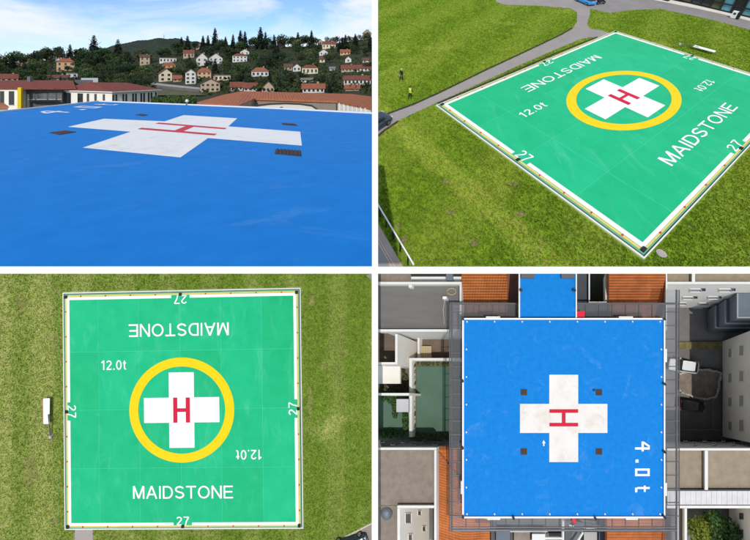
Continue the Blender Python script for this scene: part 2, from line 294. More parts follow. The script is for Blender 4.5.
# ------------------------------------------------------------------ parts that come in several places
def apply_frame(parts, th, org, ax):    # local (x, y, z) -> world with axes ax
    made = {}
    for nm, key, mb, mat, par, smooth in parts:
        q = MB(); q.v = [org + ax[0] * v.x + ax[1] * v.y + ax[2] * v.z for v in mb.v]; q.f = mb.f; q.m = mb.m
        made[key] = q.build(nm, mat, th if par is None else made[par], smooth)
    return made
def car_parts(paint, L=4.2, Wd=1.74):
    def loft(sec):                      # sections along x: list of (x, halfwidth, zlow, zhigh, crown)
        v, f = [], []; k = 8
        for x, w, zl, zh, cr in sec:
            v += [(x, -w * 0.93, zl), (x, -w, zl + (zh - zl) * 0.45), (x, -w * 0.97, zl + (zh - zl) * 0.8), (x, -w * 0.80, zh), (x, w * 0.80, zh), (x, w * 0.97, zl + (zh - zl) * 0.8), (x, w, zl + (zh - zl) * 0.45), (x, w * 0.93, zl)]
        for i in range(len(sec) - 1):
            for j in range(k): f.append((i * k + j, i * k + (j + 1) % k, (i + 1) * k + (j + 1) % k, (i + 1) * k + j))
        f += [tuple(range(k)), tuple(range((len(sec) - 1) * k, len(sec) * k))]
        return v, f
    h = L / 2; w = Wd / 2
    body = MB(); body.add(*loft([(-h, w * .80, .38, .72, 0), (-h + .15, w * .95, .24, .86, 0), (-h + .7, w, .2, .93, 0), (0, w, .2, .92, 0), (h - 1.25, w, .2, .90, 0), (h - .45, w * .97, .22, .80, 0), (h - .12, w * .9, .26, .70, 0), (h, w * .74, .34, .60, 0)]))
    cab = MB(); cab.add(*loft([(-h + .28, w * .80, .86, .98, 0), (-h + .75, w * .86, .88, 1.38, 0), (-h + 1.3, w * .88, .88, 1.46, 0), (.2, w * .87, .88, 1.45, 0), (.55, w * .86, .88, 1.36, 0), (1.15, w * .82, .86, .93, 0)]))
    roof = MB(); roof.add(*loft([(-h + .78, w * .70, 1.33, 1.42, 0), (-h + 1.3, w * .76, 1.38, 1.49, 0), (.15, w * .76, 1.38, 1.48, 0), (.45, w * .70, 1.30, 1.415, 0)]))
    P = [('body', 'b', body, paint, None, False), ('glasshouse', 'g', cab, GLASS, None, False), ('roof', 'r', roof, paint, None, False)]
    for i, (x, s) in enumerate(((-h + .8, -1), (-h + .8, 1), (h - .8, -1), (h - .8, 1))):
        t = MB(); t.tube((x, s * (w - .2), .31), (x, s * (w + .015), .31), .31, n=16); P.append(('wheel', 'w%d' % i, t, TYRE, None, False))
        t = MB(); t.tube((x, s * (w - .01), .31), (x, s * (w + .03), .31), .2, n=12); P.append(('rim', 'q%d' % i, t, RIM, 'w%d' % i, False))
    for s in (-1, 1):
        t = MB(); t.box((h - .14, s * w * .68, .62), (.16, .34, .14)); P.append(('headlight', 'h%d' % s, t, LAMP, None, False))
        t = MB(); t.box((-h + .06, s * w * .68, .72), (.12, .3, .16)); P.append(('tail_light', 't%d' % s, t, TAIL, None, False))
        t = MB(); t.box((.72, s * (w + .09), .96), (.12, .2, .13)); P.append(('wing_mirror', 'm%d' % s, t, paint, None, False))
    t = MB(); t.box((h - .03, 0, .42), (.08, .5, .11)); P.append(('number_plate', 'np', t, LAMP, None, False))
    return P
def yaw_axes(r, fw, up, a): return (r * math.cos(a) + fw * math.sin(a), fw * math.cos(a) - r * math.sin(a), up)
def add_car(label, org, ax, paint, scale=1.0, group=None):
    th = thing('parked_car', org, label, 'car', group); apply_frame(car_parts(paint), th, org, tuple(a * scale for a in ax)); return th

def leaf_cloud(n, centers, size, flat=0.7):     # leaf-sized quads spread through clumps: centers = (x, y, z, rx, ry, rz)
    C = np.array(centers); w = C[:, 3] * C[:, 4] * C[:, 5]; pick = RNG.choice(len(C), n, p=w / w.sum())
    d = RNG.normal(size=(n, 3)); d /= np.linalg.norm(d, axis=1)[:, None]; rad = RNG.uniform(0.55, 1.05, n) ** 0.6
    p = C[pick, :3] + d * rad[:, None] * C[pick, 3:]
    nn = d + RNG.normal(size=(n, 3)) * 0.6; nn /= np.linalg.norm(nn, axis=1)[:, None]
    u = np.cross(nn, RNG.normal(size=(n, 3))); u /= np.linalg.norm(u, axis=1)[:, None]; v = np.cross(nn, u); s = (size * RNG.uniform(0.6, 1.4, n))[:, None]
    q = np.stack([p - u * s, p + v * s * flat, p + u * s, p - v * s * flat], 1).reshape(-1, 3)
    return q, np.arange(4 * n).reshape(-1, 4)
def np_mesh(name, verts, faces, mat):
    me = bpy.data.meshes.new(name); nv, (nf, k) = len(verts), faces.shape
    me.vertices.add(nv); me.vertices.foreach_set('co', np.asarray(verts, np.float32).ravel())
    me.loops.add(nf * k); me.loops.foreach_set('vertex_index', faces.astype(np.int32).ravel())
    me.polygons.add(nf); me.polygons.foreach_set('loop_start', np.arange(0, nf * k, k, dtype=np.int32)); me.polygons.foreach_set('loop_total', np.full(nf, k, np.int32))
    me.update(calc_edges=True); me.materials.append(mat); return me
def np_obj(name, verts, faces, mat, parent=None):
    o = bpy.data.objects.new(name, np_mesh(name, verts, faces, mat)); COL.objects.link(o)
    if parent is not None: adopt(o, parent)
    return o
def trunk_mb(h, r, limbs=4):
    t = MB(); t.tube((0, 0, -0.05), (0, 0, h * .55), r, r * .6, 7); t.tube((0, 0, h * .55), (0.02, 0, h * .9), r * .6, r * .15, 6)
    for i in range(limbs):
        a = i * 2.4; z = h * (.35 + .1 * i); t.tube((0, 0, z), (math.cos(a) * h * .22, math.sin(a) * h * .22, z + h * .18), r * .4, r * .12, 5)
    return t
# tree prototypes, 1 m tall: mesh data shared by all copies
def proto_broad(k):
    rs = random.Random(k); cs = []
    for i in range(9):
        a = rs.uniform(0, 6.28); r = rs.uniform(0.05, 0.30); z = rs.uniform(0.24, 0.82); s = rs.uniform(0.13, 0.22) * (1.15 - abs(z - .55))
        cs.append((r * math.cos(a), r * math.sin(a), z, s, s, s * .85))
    cs.append((0, 0, .55, .24, .24, .26))
    return leaf_cloud(620, cs, 0.038)
def proto_conifer(k):
    rs = random.Random(k); vs, fs = [], []
    n = 0
    for j in range(20):
        z = .08 + .9 * j / 20; R = (.20 if k % 2 else .25) * (1 - z) ** .75 + .02
        for i in range(15):
            a = rs.uniform(0, 6.28); r = R * rs.uniform(.75, 1.2); w = .035 + .05 * (1 - z); z2 = z - r * rs.uniform(.25, .6)
            c, s = math.cos(a), math.sin(a)
            vs += [(0, 0, z + .02), (c * r * .6 - s * w, s * r * .6 + c * w, z - r * .1), (c * r, s * r, z2), (c * r * .6 + s * w, s * r * .6 - c * w, z - r * .1)]
            fs.append((n, n + 1, n + 2, n + 3)); n += 4
    vs += [(-.012, 0, .9), (.012, 0, .9), (0, 0, 1.02), (0, .005, .95)]; fs.append((n, n + 1, n + 2, n + 3))
    return np.array(vs), np.array(fs)
PB = [proto_broad(i) for i in range(5)]; PC = [proto_conifer(i) for i in range(4)]
CROWN = {('b', i, j): np_mesh('crown', *PB[i], FOL[j]) for i in range(5) for j in range(3)}
for i in range(4): CROWN[('c', i, 0)] = np_mesh('crown', *PC[i], CONI)
_t = trunk_mb(1.0, 0.028); TRUNKM = bpy.data.meshes.new('trunk'); TRUNKM.from_pydata([tuple(v) for v in _t.v], [], _t.f); TRUNKM.materials.append(BARK)
def add_tree(name, loc, h, key, label, group, wide=1.0):
    e = thing(name, loc, label, 'tree', group); e.scale = (h * wide, h * wide, h); e.rotation_euler = (0, 0, random.uniform(0, 6.28))
    for nm, me in (('trunk', TRUNKM), ('crown', CROWN[key])):
        o = bpy.data.objects.new(nm, me); COL.objects.link(o); o.parent = e
    return e

def tufts(name, P, n, poly_in, polys_out, size, mat, label, xmin=None, xmax=None):   # short grass nobody could count
    lo = np.array(poly_in).min(0); hi = np.array(poly_in).max(0)
    # uniform over the ground: rejection by the local ground area each pixel covers
    m = n * 12; X = RNG.uniform(lo[0], hi[0], m); Y = RNG.uniform(lo[1], hi[1], m)
    rx, rz = (X - CX) / F, (CY - Y) / F; nn = P.n; d = nn.dot(P.p0 - V((0, 0, ZC))); t = d / (nn.x * rx + nn.y + nn.z * rz)
    wgt = np.clip(t ** 2.2, 0, None); keep = RNG.uniform(0, 1, m) < (wgt / wgt.max()) ** .8
    keep &= inpoly(X, Y, poly_in)
    for q in polys_out: keep &= ~inpoly(X, Y, q)
    k = np.nonzero(keep)[0][:n]; t = t[k]; B = np.stack([rx[k] * t, t, rz[k] * t + ZC], 1); n = len(k)
    up, r, fw = np.array(P.n), np.array(P.r), np.array(P.fw); out = []
    for j in range(3):
        a = RNG.uniform(0, 6.283, n)[:, None]; dirv = np.cos(a) * r + np.sin(a) * fw; off = dirv * RNG.uniform(-.08, .08, n)[:, None]
        h = (size * RNG.uniform(.5, 1.4, n))[:, None]; w = h * .35; ln = np.cos(a + 1.3) * r + np.sin(a + 1.3) * fw
        out.append(np.stack([B + off - dirv * w, B + off + dirv * w, B + off + up * h + ln * h * RNG.uniform(-.5, .5, n)[:, None]], 1).reshape(-1, 3))
    vv = np.concatenate(out); o = np_obj(name, vv, np.arange(len(vv)).reshape(-1, 3), mat); tag(o, label, 'grass', kind='stuff'); return o

def decal(P, th, name, uvs, faces, mapf, h, mat):
    return mesh_obj(name, [P(*mapf(u, v), h) for u, v in uvs], faces, mat, th)
def rect(u0, v0, u1, v1): return [(u0, v0), (u1, v0), (u1, v1), (u0, v1)]
def lettering(P, th, s, mapf, cu, cv, width, height, ang, h, mat, name='lettering'):
    uv, fs = stroke_text(s); ca, sa = math.cos(ang), math.sin(ang); pts = []
    for x, y, k in uv:
        a, b = (x - .5) * width, (y - .5) * height; pts.append(P(*mapf(cu + a * ca - b * sa, cv + a * sa + b * ca), h + .0012 * k))
    return mesh_obj(name, pts, fs, mat, th)

def green_pad(P, mapf, loc, label, h=0.14, maxuv=None):
    th = thing('landing_pad', loc, label, 'helipad'); S = 14.25
    def ring(nm, a, b, z, mat):         # square ring between insets a and b
        o, i = S - a, S - b; m = MB()
        for q in ([(-o, -o), (o, -o), (i, -i), (-i, -i)], [(o, -o), (o, o), (i, i), (i, -i)], [(o, o), (-o, o), (-i, i), (i, i)], [(-o, o), (-o, -o), (-i, -i), (-i, i)]):
            m.prism([P(*mapf(*c), z) for c in q], [P(*mapf(*c), -0.15) for c in q])
        return m.build(nm, mat, th)
    ring('kerb', 0, .11, h * .8, PARA); ring('drain_channel', .12, .20, h * .35, DARKG); ring('green_edge_strip', .21, .33, h * .86, M('pale_green_edge', (0.16, 0.42, 0.24), .6, .1, .8, .05))
    ring('yellow_edge_strip', .34, .50, h * .93, YSTRIP)
    b = MB(); b.prism([P(*mapf(*c), h - .008) for c in rect(-S + .51, -S + .51, S - .51, S - .51)], [P(*mapf(*c), -0.2) for c in rect(-S + .51, -S + .51, S - .51, S - .51)]); b.build('deck_base', GREENL, th)
    us = [-S + .52, -9.95, -5.07, -.12, 4.72, 9.6, S - .52]; vs = [-S + .52, -6.9, 0.1, 7.1, S - .52]
    for i in range(6):
        for j in range(4):
            q = rect(us[i] + .016, vs[j] + .016, us[i + 1] - .016, vs[j + 1] - .016); m = MB()
            m.prism([P(*mapf(*c), h) for c in q], [P(*mapf(*c), h - .007) for c in q]); m.build('deck_panel', GREEN, th)
    # white border, broken at the numbers
    o, i = S - .52, S - .86; g = 1.1
    bars = [rect(-o, -o, -g, -i), rect(g, -o, o, -i), rect(-o, i, -g, o), rect(g, i, o, o), rect(-o, -i, -i, -g), rect(-o, g, -i, i), rect(i, -i, o, -g), rect(i, g, o, i)]
    for q in bars: decal(P, th, 'border_line', q, [(0, 1, 2, 3)], mapf, h + .012, WHITE)
    n = 72; ro, ri = 6.27, 5.2; uv = [(ro * math.cos(k * 6.28319 / n), ro * math.sin(k * 6.28319 / n)) for k in range(n)] + [(ri * math.cos(k * 6.28319 / n), ri * math.sin(k * 6.28319 / n)) for k in range(n)]
    decal(P, th, 'yellow_ring', uv, [(k, (k + 1) % n, n + (k + 1) % n, n + k) for k in range(n)], mapf, h + .012, YELLOW)
    a, c = 4.5, 1.5; cr = [(-c, -a), (c, -a), (c, -c), (a, -c), (a, c), (c, c), (c, a), (-c, a), (-c, c), (-a, c), (-a, -c), (-c, -c)]
    decal(P, th, 'white_cross', cr, [tuple(range(12))], mapf, h + .012, CROSSR)
    hh = [(-1, -1.5), (-.5, -1.5), (-.5, -.22), (.5, -.22), (.5, -1.5), (1, -1.5), (1, 1.5), (.5, 1.5), (.5, .22), (-.5, .22), (-.5, 1.5), (-1, 1.5)]
    decal(P, th, 'letter_h', hh, [(0, 1, 10, 11), (4, 5, 6, 7), (2, 3, 8, 9)], mapf, h + .024, REDM)
    lettering(P, th, 'MAIDSTONE', mapf, .05, -9.77, 11.95, 1.52, 0, h + .012, WHITE); lettering(P, th, 'MAIDSTONE', mapf, -.25, 9.6, 11.95, 1.52, math.pi, h + .012, WHITE)
    lettering(P, th, '12.0t', mapf, -8.1, 5.5, 3.05, 1.15, 0, h + .012, WHITE); lettering(P, th, '12.0t', mapf, 7.95, -5.4, 3.05, 1.15, math.pi, h + .012, WHITE)
    for k, (cu, cv) in enumerate(((0, -13.2), (13.2, 0), (0, 13.2), (-13.2, 0))): lettering(P, th, '27', mapf, cu, cv, 1.55, 1.05, k * math.pi / 2, h + .012, WHITE)
    for su in (-1, 1):
        for sv in (-1, 1):
            q = rect(su * (S - .46) - .16, sv * (S - .46) - .16, su * (S - .46) + .16, sv * (S - .46) + .16); m = MB(); m.prism([P(*mapf(*c), h + .12) for c in q], [P(*mapf(*c), h * .2) for c in q]); m.build('corner_box', DARK, th)
    for k in range(4):
        for t in np.arange(-12, 12.1, 3.0):
            u, v = (t, -S + .42) if k == 0 else (S - .42, t) if k == 1 else (t, S - .42) if k == 2 else (-S + .42, t)
            if maxuv and not maxuv(u, v): continue
            big = abs(t) < .1; s = .16 if big else .055
            m = MB(); q = rect(u - s, v - s, u + s, v + s); m.prism([P(*mapf(*c), h + .09) for c in q], [P(*mapf(*c), h * .9) for c in q]); m.build('edge_light', DARK if big else REDP, th)
    return th

# ================================================================== WHITE STRIPS between the four views (dividers, part of none of the four places)
YU = 3.98                                                    # front edge of the blue roof deck
def strip(name, label, q, y, thick, mat=DIV, cat='wall'):
    m = MB(); m.prism([at(x, r, y) for x, r in q], [at(x, r, y) + V((0, thick, 0)) for x, r in q]); o = m.build(name, mat); return tag(o, label, cat)
strip('left_gap_strip', 'white strip filling the gap between the two left views', [(-80, 267.3), (372, 267.3), (372, 273.6), (-80, 273.6)], YU, .02)
strip('upper_gap_strip', 'tall thin white strip filling the gap between the two upper views', [(372, -40), (378, -40), (378, 273.6), (372, 273.6)], YU - .01, .055, cat='post')
strip('right_gap_strip', 'low white strip filling the gap between the two right views', [(378, 267.2), (800, 267.2), (800, 273.6), (378, 273.6)], 22.6, .08)
strip('lower_gap_strip', 'narrow white strip filling the gap between the two lower views', [(371.8, 273.4), (378, 273.4), (378, 620), (371.8, 620)], 35.2, .3)

# ================================================================== UPPER LEFT: blue roof deck, wooded hill with houses
HU = 2.2; PU = Plane((0, 0, 1), (0, 0, ZC - HU))
deck = thing('landing_deck', PU(200, 200), 'large blue painted roof deck with worn white cross and red H', 'helipad')
top = [(-70, 266.8), (-70, 120.2), (0, 112.3), (98.8, 101.7), (180, 104.9), (280, 109.2), (372, 113.9), (372, 266.8)]
m = MB(); m.prism([PU(x, y) for x, y in top], [PU(x, y) - V((0, 0, .05 if y > 200 else .5)) for x, y in top]); m.build('deck_slab', BLUE, deck)
for (x0, y0), (x1, y1) in zip(top[1:6], top[2:7]):          # thin pale lip along the far edges
    a, b = PU(x0, y0), PU(x1, y1); d = (b - a).normalized(); s = V((-d.y, d.x, 0)); m = MB(); c = (a + b) / 2; m.box(c + s * .06 + V((0, 0, .02)), ((b - a).length, .16, .12), 0, (d, s, V((0, 0, 1)))); m.build('edge_lip', PARA, deck)
CR = [(82.7, 147.9), (180.4, 157.7), (208, 138.3), (301.9, 145.8), (300.2, 131.9), (228.3, 126.6), (237.2, 118.5), (183.5, 115.3), (164.8, 121.5), (104, 118.9), (67.7, 127), (130.7, 131.9)]
mesh_obj('white_cross', [PU(x, y, .006) for x, y in CR], [tuple(range(12))], CROSSU, deck)
HL = hom_fit([(0, 0), (1, 0), (1, 1), (0, 1)], [(130.7, 131.9), (208, 138.3), (228.3, 126.6), (164.8, 121.5)])
hm = lambda u, v: hom_map(HL, u, v)
for q in (rect(-.02, .20, 1.02, .32), rect(-.02, .72, 1.02, .84), rect(.44, .32, .56, .72)): decal(PU, deck, 'letter_h_stroke', q, [(0, 1, 2, 3)], hm, .012, REDM)
HU8 = hom_fit([(-4.5, -1.5), (-4.5, 1.5), (-1.5, -1.5), (-1.5, -4.5), (1.5, -4.5), (1.5, -1.5), (4.5, -1.5), (4.5, 1.5), (1.5, 1.5), (1.5, 4.5), (-1.5, 4.5), (-1.5, 1.5), (-10.2, 10.2)], [(67.7, 127), (104, 118.9), (130.7, 131.9), (82.7, 147.9), (180.4, 157.7), (208, 138.3), (301.9, 145.8), (300.2, 131.9), (228.3, 126.6), (237.2, 118.5), (183.5, 115.3), (164.8, 121.5), (98.8, 101.6)])
mu = lambda u, v: hom_map(HU8, u, v)
def glyphs_40t():                       # painted strokes of 4.0t: (x along reading, y up) rectangles, metres from the middle of the word
    return [[(-3.0, -.1), (-1.9, -.1), (-1.9, .15), (-3.0, .15)], [(-2.35, -.8), (-2.1, -.8), (-2.1, .8), (-2.35, .8)], [(-3.0, .15), (-2.75, .15), (-2.3, .8), (-2.55, .8)],
            [(-1.0, -.75), (-.65, -.75), (-.65, -.42), (-1.0, -.42)],
            [(.0, -.8), (.85, -.8), (.85, -.55), (.0, -.55)], [(.0, .55), (.85, .55), (.85, .8), (.0, .8)], [(.0, -.55), (.24, -.55), (.24, .55), (.0, .55)], [(.61, -.55), (.85, -.55), (.85, .55), (.61, .55)],
            [(2.05, -.55), (2.28, -.55), (2.28, .8), (2.05, .8)], [(1.9, .15), (2.6, .15), (2.6, .36), (1.9, .36)], [(2.12, -.8), (2.65, -.8), (2.65, -.55), (2.12, -.55)]]
for k, g in enumerate(glyphs_40t()): decal(PU, deck, 'lettering_stroke', [(-8.35 - b, 5.4 + a * 1.15) for a, b in g], [(0, 1, 2, 3)], mu, .006 + .001 * k, CROSSU)
for q in (((49.6, 132.9), (66, 131.0), (76.5, 132.2), (60, 135.0)), ((135.5, 115.2), (141, 114.2), (148, 115.2), (143, 116.2)), ((281.6, 123.3), (295.5, 124.4), (297.8, 126), (283, 124.9)), ((276, 149.3), (301, 151), (301.6, 156.6), (274.6, 154))):
    g = thing('drain_grate', PU(*q[0]), '', 'drain'); c = [PU(x, y) for x, y in q]
    w = (q[0][0] + q[2][0]) / 2; g['label'] = {62: 'dark square drain grate left of the big white cross', 141: 'small dark drain grate beyond the white cross on the blue deck', 289: 'dark drain grate above the right arm of the cross', 288: 'nearest dark drain grate below the right arm of the cross'}.get(int(w), 'dark drain grate on the blue deck by the right arm of the cross')
    g['group'] = 'drain grates in the blue roof deck'
    m = MB(); m.prism([p + V((0, 0, .008)) for p in c], [p - V((0, 0, .01)) for p in c]); m.build('sump', DARK, g)
    for k in range(7):
        t = (k + .5) / 7; a = c[0].lerp(c[1], t); b = c[3].lerp(c[2], t); e = (c[1] - c[0]) * .035
        m = MB(); m.prism([a - e + V((0, 0, .03)), a + e + V((0, 0, .03)), b + e + V((0, 0, .03)), b - e + V((0, 0, .03))], [a - e, a + e, b + e, b - e]); m.build('bar', M('rusty_grate', (0.075, 0.045, 0.04), 0.8, 0.25, 3, 0.1), g)

# --- hill: ground that is flat up to 105 m and then climbs to a wooded crest
CRX = [-80, 0, 40, 60, 100, 130, 190, 250, 300, 340, 372, 420, 600]; CRR = [64, 64, 62, 57, 58, 58, 50, 46.5, 47, 43, 37.5, 34, 34]
YB0, YC0 = 105.0, 345.0
def crest(px): return float(np.interp(px, CRX, CRR))
def hill_z(x, y):
    px = CX + F * x / max(y, 30.); cr = crest(px)
    if y <= YB0: return ZC - (97 - CY) / F * YB0 - max(0, min(1, (103 - y) / 18)) * 5.5
    t = min(1, (y - YB0) / (YC0 - YB0)); row = 97 + (cr - 97) * t ** .85; z = ZC - (row - CY) / F * min(y, YC0)
    return z - max(0, y - YC0) * .12
def hill_at(px, row):                   # where the pixel's direction meets the hillside
    cr = crest(px); t = max(0.0, min(1.0, (97 - row) / (97 - cr))) ** (1 / .85); y = YB0 + t * (YC0 - YB0); x = (px - CX) / F * y
    return V((x, y, hill_z(x, y)))
HILLM = M('hillside_undergrowth', (0.024, 0.036, 0.013), 0.95, 0.4, 0.12, 0.6, 0.8, col2=(0.055, 0.066, 0.025), bdist=0.5)
ys = list(np.linspace(45, 105, 7)) + list(np.linspace(112, 345, 34)) + [370, 420, 500, 650]; us = np.linspace(-1.5, .6, 90)
vv = [(u * y, y, hill_z(u * y, y)) for y in ys for u in us]; nu = len(us)
ff = [(j * nu + i, j * nu + i + 1, (j + 1) * nu + i + 1, (j + 1) * nu + i) for j in range(len(ys) - 1) for i in range(nu - 1)]
tag(mesh_obj('hillside', vv, ff, HILLM, smooth=True), kind='structure')
# far ridge behind
RX = [-200, 60, 92, 110, 125, 140, 160, 175, 190, 215, 300, 420, 700]; RR = [66, 62, 52, 46.5, 43, 40.5, 38.2, 38.5, 41, 44, 47, 45, 50]
vv, ff = [], []; xs = np.linspace(-200, 700, 700)
for j, (y, k) in enumerate(((900, 0), (1150, .55), (1400, 1.0), (1700, .75))):
    for px in xs:
        r = 72 + (float(np.interp(px, RX, RR)) - 72) * k + (random.uniform(-.3, .3) if j == 2 else 0) + .4 * math.sin(px * .31) * k; z = ZC - (r - CY) / F * (y if k < 1 or j == 2 else 1400); vv.append(((px - CX) / F * y, y, z))
nx = len(xs); ff = [(j * nx + i, j * nx + i + 1, (j + 1) * nx + i + 1, (j + 1) * nx + i) for j in range(3) for i in range(nx - 1)]
tag(mesh_obj('hills', vv, ff, M('far_forest', (0.018, 0.034, 0.016), 0.95, 0.55, 0.06, 1.0, 0.09, bdist=14, col2=(0.034, 0.055, 0.026)), smooth=True), kind='structure')
mst = thing('radio_mast', at(164, 38.5, 1398), 'thin mast on top of the far wooded ridge', 'mast'); m = MB(); m.tube(at(164, 39.2, 1398), at(164, 34.5, 1398), 1.1, .6, 6); m.build('pole', GALV, mst); m = MB(); m.box(at(164, 36.5, 1398), (4, 1, 1)); m.build('antenna', GALV, mst)

# --- houses on the hill
def hmat(nm, rgb, **k): return M('wall_' + nm, lin(rgb), .85, .05, .3, .1, **k)
WM = {'cream': hmat('cream', (214, 200, 172)), 'white': hmat('white', (208, 205, 200)), 'peach': hmat('peach', (205, 165, 125)), 'beige': hmat('beige', (180, 160, 135)), 'stone': hmat('stone', (165, 140, 115)), 'orange': hmat('orange', (200, 140, 92)), 'grey': hmat('grey', (176, 176, 178))}
RM = {'red': M('roof_red', lin((122, 70, 58)), .85, .15, .6, .2), 'orange': M('roof_orange', lin((146, 88, 66)), .85, .15, .6, .2), 'brown': M('roof_brown', lin((98, 70, 60)), .85, .15, .6, .2), 'grey': M('roof_grey', lin((120, 116, 114)), .85, .1, .6, .2), 'dark': M('roof_dark', lin((86, 62, 56)), .85, .15, .6, .2)}
HOUSES = []
def house(px0, px1, base, walltop, rooftop, wall, roof, style, label, nwin=3, stor=1, yaw=0.0, name='house'):
    pc = (px0 + px1) / 2; o = hill_at(pc, base); s = o.y / F; w = (px1 - px0) * s * .94 * o.y / math.hypot(o.x, o.y); yaw += math.atan2(-o.x, o.y) * .9; hw = (base - walltop) * s; hr = max(.15, (walltop - rooftop) * s); d = min(w * .75, 9) if w < 14 else 9
    HOUSES.append((px0, px1, rooftop, base)); th = thing(name, o, label, 'house', 'houses on the wooded hillside'); c, sn = math.cos(yaw), math.sin(yaw)
    X, Yv, Z = V((c, sn, 0)), V((-sn, c, 0)), V((0, 0, 1)); L = lambda x, y, z: o + X * x + Yv * y + Z * z
    hx = w / 2; ov = .45; m = MB()
    m.prism([L(-hx, 0, hw), L(hx, 0, hw), L(hx, d, hw), L(-hx, d, hw)], [L(-hx, 0, -3), L(hx, 0, -3), L(hx, d, -3), L(-hx, d, -3)])
    if style == 'g': m.prism([L(-hx, .01, hw), L(hx, .01, hw), L(0, .01, hw + hr)], [L(-hx, d - .01, hw), L(hx, d - .01, hw), L(0, d - .01, hw + hr)])
    if style == 'e':
        for sx in (-1, 1): m.prism([L(sx * hx, 0, hw), L(sx * hx, d, hw), L(sx * hx, d / 2, hw + hr)], [L(sx * (hx - .2), 0, hw), L(sx * (hx - .2), d, hw), L(sx * (hx - .2), d / 2, hw + hr)])
    wo_ = m.build('wall', WM[wall], th); r = MB(); t = .22
    if style == 'g':
        for sx in (-1, 1):
            e = hx + ov; dz = hr * ov / hx; q = [L(0, -ov, hw + hr + .1), L(sx * e, -ov, hw - dz + .1), L(sx * e, d + ov, hw - dz + .1), L(0, d + ov, hw + hr + .1)]; r.prism(q, [p - Z * t for p in q])
    elif style == 'e':
        for sy in (0, 1):
            e = -ov if sy == 0 else d + ov; dz = hr * ov / (d / 2); q = [L(-hx - ov, d / 2, hw + hr + .1), L(hx + ov, d / 2, hw + hr + .1), L(hx + ov, e, hw - dz + .1), L(-hx - ov, e, hw - dz + .1)]; r.prism(q, [p - Z * t for p in q])
    elif style == 'h':
        e = ov; k = min(hx * .55, d / 2); A = [L(-hx - e, -e, hw), L(hx + e, -e, hw), L(hx + e, d + e, hw), L(-hx - e, d + e, hw)]; B = [L(-hx + k, d / 2, hw + hr), L(hx - k, d / 2, hw + hr)]
        r.add(A + B, [(0, 1, 5, 4), (1, 2, 5), (2, 3, 4, 5), (3, 0, 4), (3, 2, 1, 0)])
    else: q = [L(-hx - .2, -.3, hw + .3), L(hx + .2, -.3, hw + .3), L(hx + .2, d, hw + .3), L(-hx - .2, d, hw + .3)]; r.prism(q, [p - Z * .35 for p in q])
    ro = r.build('roof', RM[roof], th)
    if style in 'egh' and w > 6: m = MB(); m.box(L(hx * .4, d * .55, hw + hr * .9 + .2), (.7, .7, 1.3), 0, (X, Yv, Z)); m.build('chimney', WM['stone'], ro)
    for k in range(stor):
        for i in range(nwin):
            x = -hx + w * (i + .5) / nwin; hh_ = hw / stor; z = hh_ * (k + .52); ww = min(1.1, w / nwin * .5); m = MB(); m.box(L(x, -.01, z), (ww, .12, hh_ * .5), 0, (X, Yv, Z)); wi = m.build('window', GLASS, th)
            m = MB(); m.box(L(x, -.05, z - hh_ * .27), (ww + .2, .2, .1), 0, (X, Yv, Z)); m.build('sill', WM['white'], wi)
    return th
house(56, 75, 71, 62, 58.3, 'peach', 'orange', 'h', 'peach house with shallow orange roof below the tall dark conifers', 3, 2)
house(55, 65, 59.6, 56, 54, 'white', 'orange', 'e', 'small white house directly above the peach house', 2)
house(46, 53, 61, 58, 55.5, 'beige', 'red', 'g', 'small red roofed house up left of the peach house', 1)
house(0, 18.5, 83, 78, 74, 'cream', 'red', 'e', 'red roofed cream house at the left edge above the dark red roof', 3)
house(46, 69, 80.5, 78, 75, 'stone', 'brown', 'e', 'low wide brown roofed house behind the dark red roof', 4)
house(66, 78, 77.5, 73.5, 72.7, 'white', 'grey', 'f', 'flat topped white house right below the peach house', 2)
house(20, 27, 66, 61, 58, 'stone', 'red', 'e', 'reddish house half hidden in trees on the left slope', 1)
house(139.5, 150, 65, 57, 54.5, 'beige', 'brown', 'e', 'tall beige house with brown roof up left of the flat white one', 2, 2)
house(131, 135.5, 60.2, 58.3, 57, 'white', 'brown', 'e', 'tiny white house left of the tall beige house', 1)
house(159, 177, 62.5, 58.2, 57.4, 'white', 'grey', 'f', 'modern flat roofed white house with a dark window band', 5)
house(162, 176, 68, 65.2, 62.3, 'orange', 'orange', 'h', 'orange roofed house just below the flat white house', 3)
house(159, 172.5, 81.5, 73, 68.5, 'cream', 'red', 'g', 'bright cream gabled house above the road', 2, 2, .15)
house(173, 181.5, 82, 78, 75.5, 'orange', 'orange', 'e', 'small orange house against the cream gabled house', 2)
house(185, 196, 84, 72.5, 69, 'white', 'brown', 'g', 'tall white gabled house with dark windows above the road', 2, 3, -.1)
house(183, 194.5, 58, 53, 50, 'beige', 'red', 'e', 'beige house with red roof near the skyline left of the chalet', 3)
house(192.5, 203.5, 48.5, 44.5, 41.5, 'beige', 'brown', 'g', 'brown gabled house high up under the skyline conifers', 2)
house(196, 208, 66, 58, 52.8, 'white', 'red', 'g', 'left gable of the large white red-roofed twin chalet', 2, 2, .1)
house(208.5, 223, 64, 58, 53.2, 'white', 'red', 'g', 'right gable of the large white red-roofed twin chalet', 3, 2, .1)
house(232, 247.5, 62, 56, 53.2, 'white', 'red', 'h', 'white two storey house with hipped red roof mid slope', 4, 2)
house(240, 249.5, 54.5, 51.6, 49, 'white', 'brown', 'g', 'small white gable right behind the two storey white house', 2)
house(251, 269, 76.5, 71.5, 67.3, 'white', 'orange', 'h', 'white house with hipped orange roof in the middle of the slope', 4)
house(197, 211.5, 79, 72, 67.8, 'peach', 'orange', 'h', 'peach house with orange roof left of the brown gabled ones', 3, 2)
house(200, 220.5, 92, 83, 78.5, 'beige', 'brown', 'g', 'broad beige gabled house right above the orange tiled wing', 4, 2)
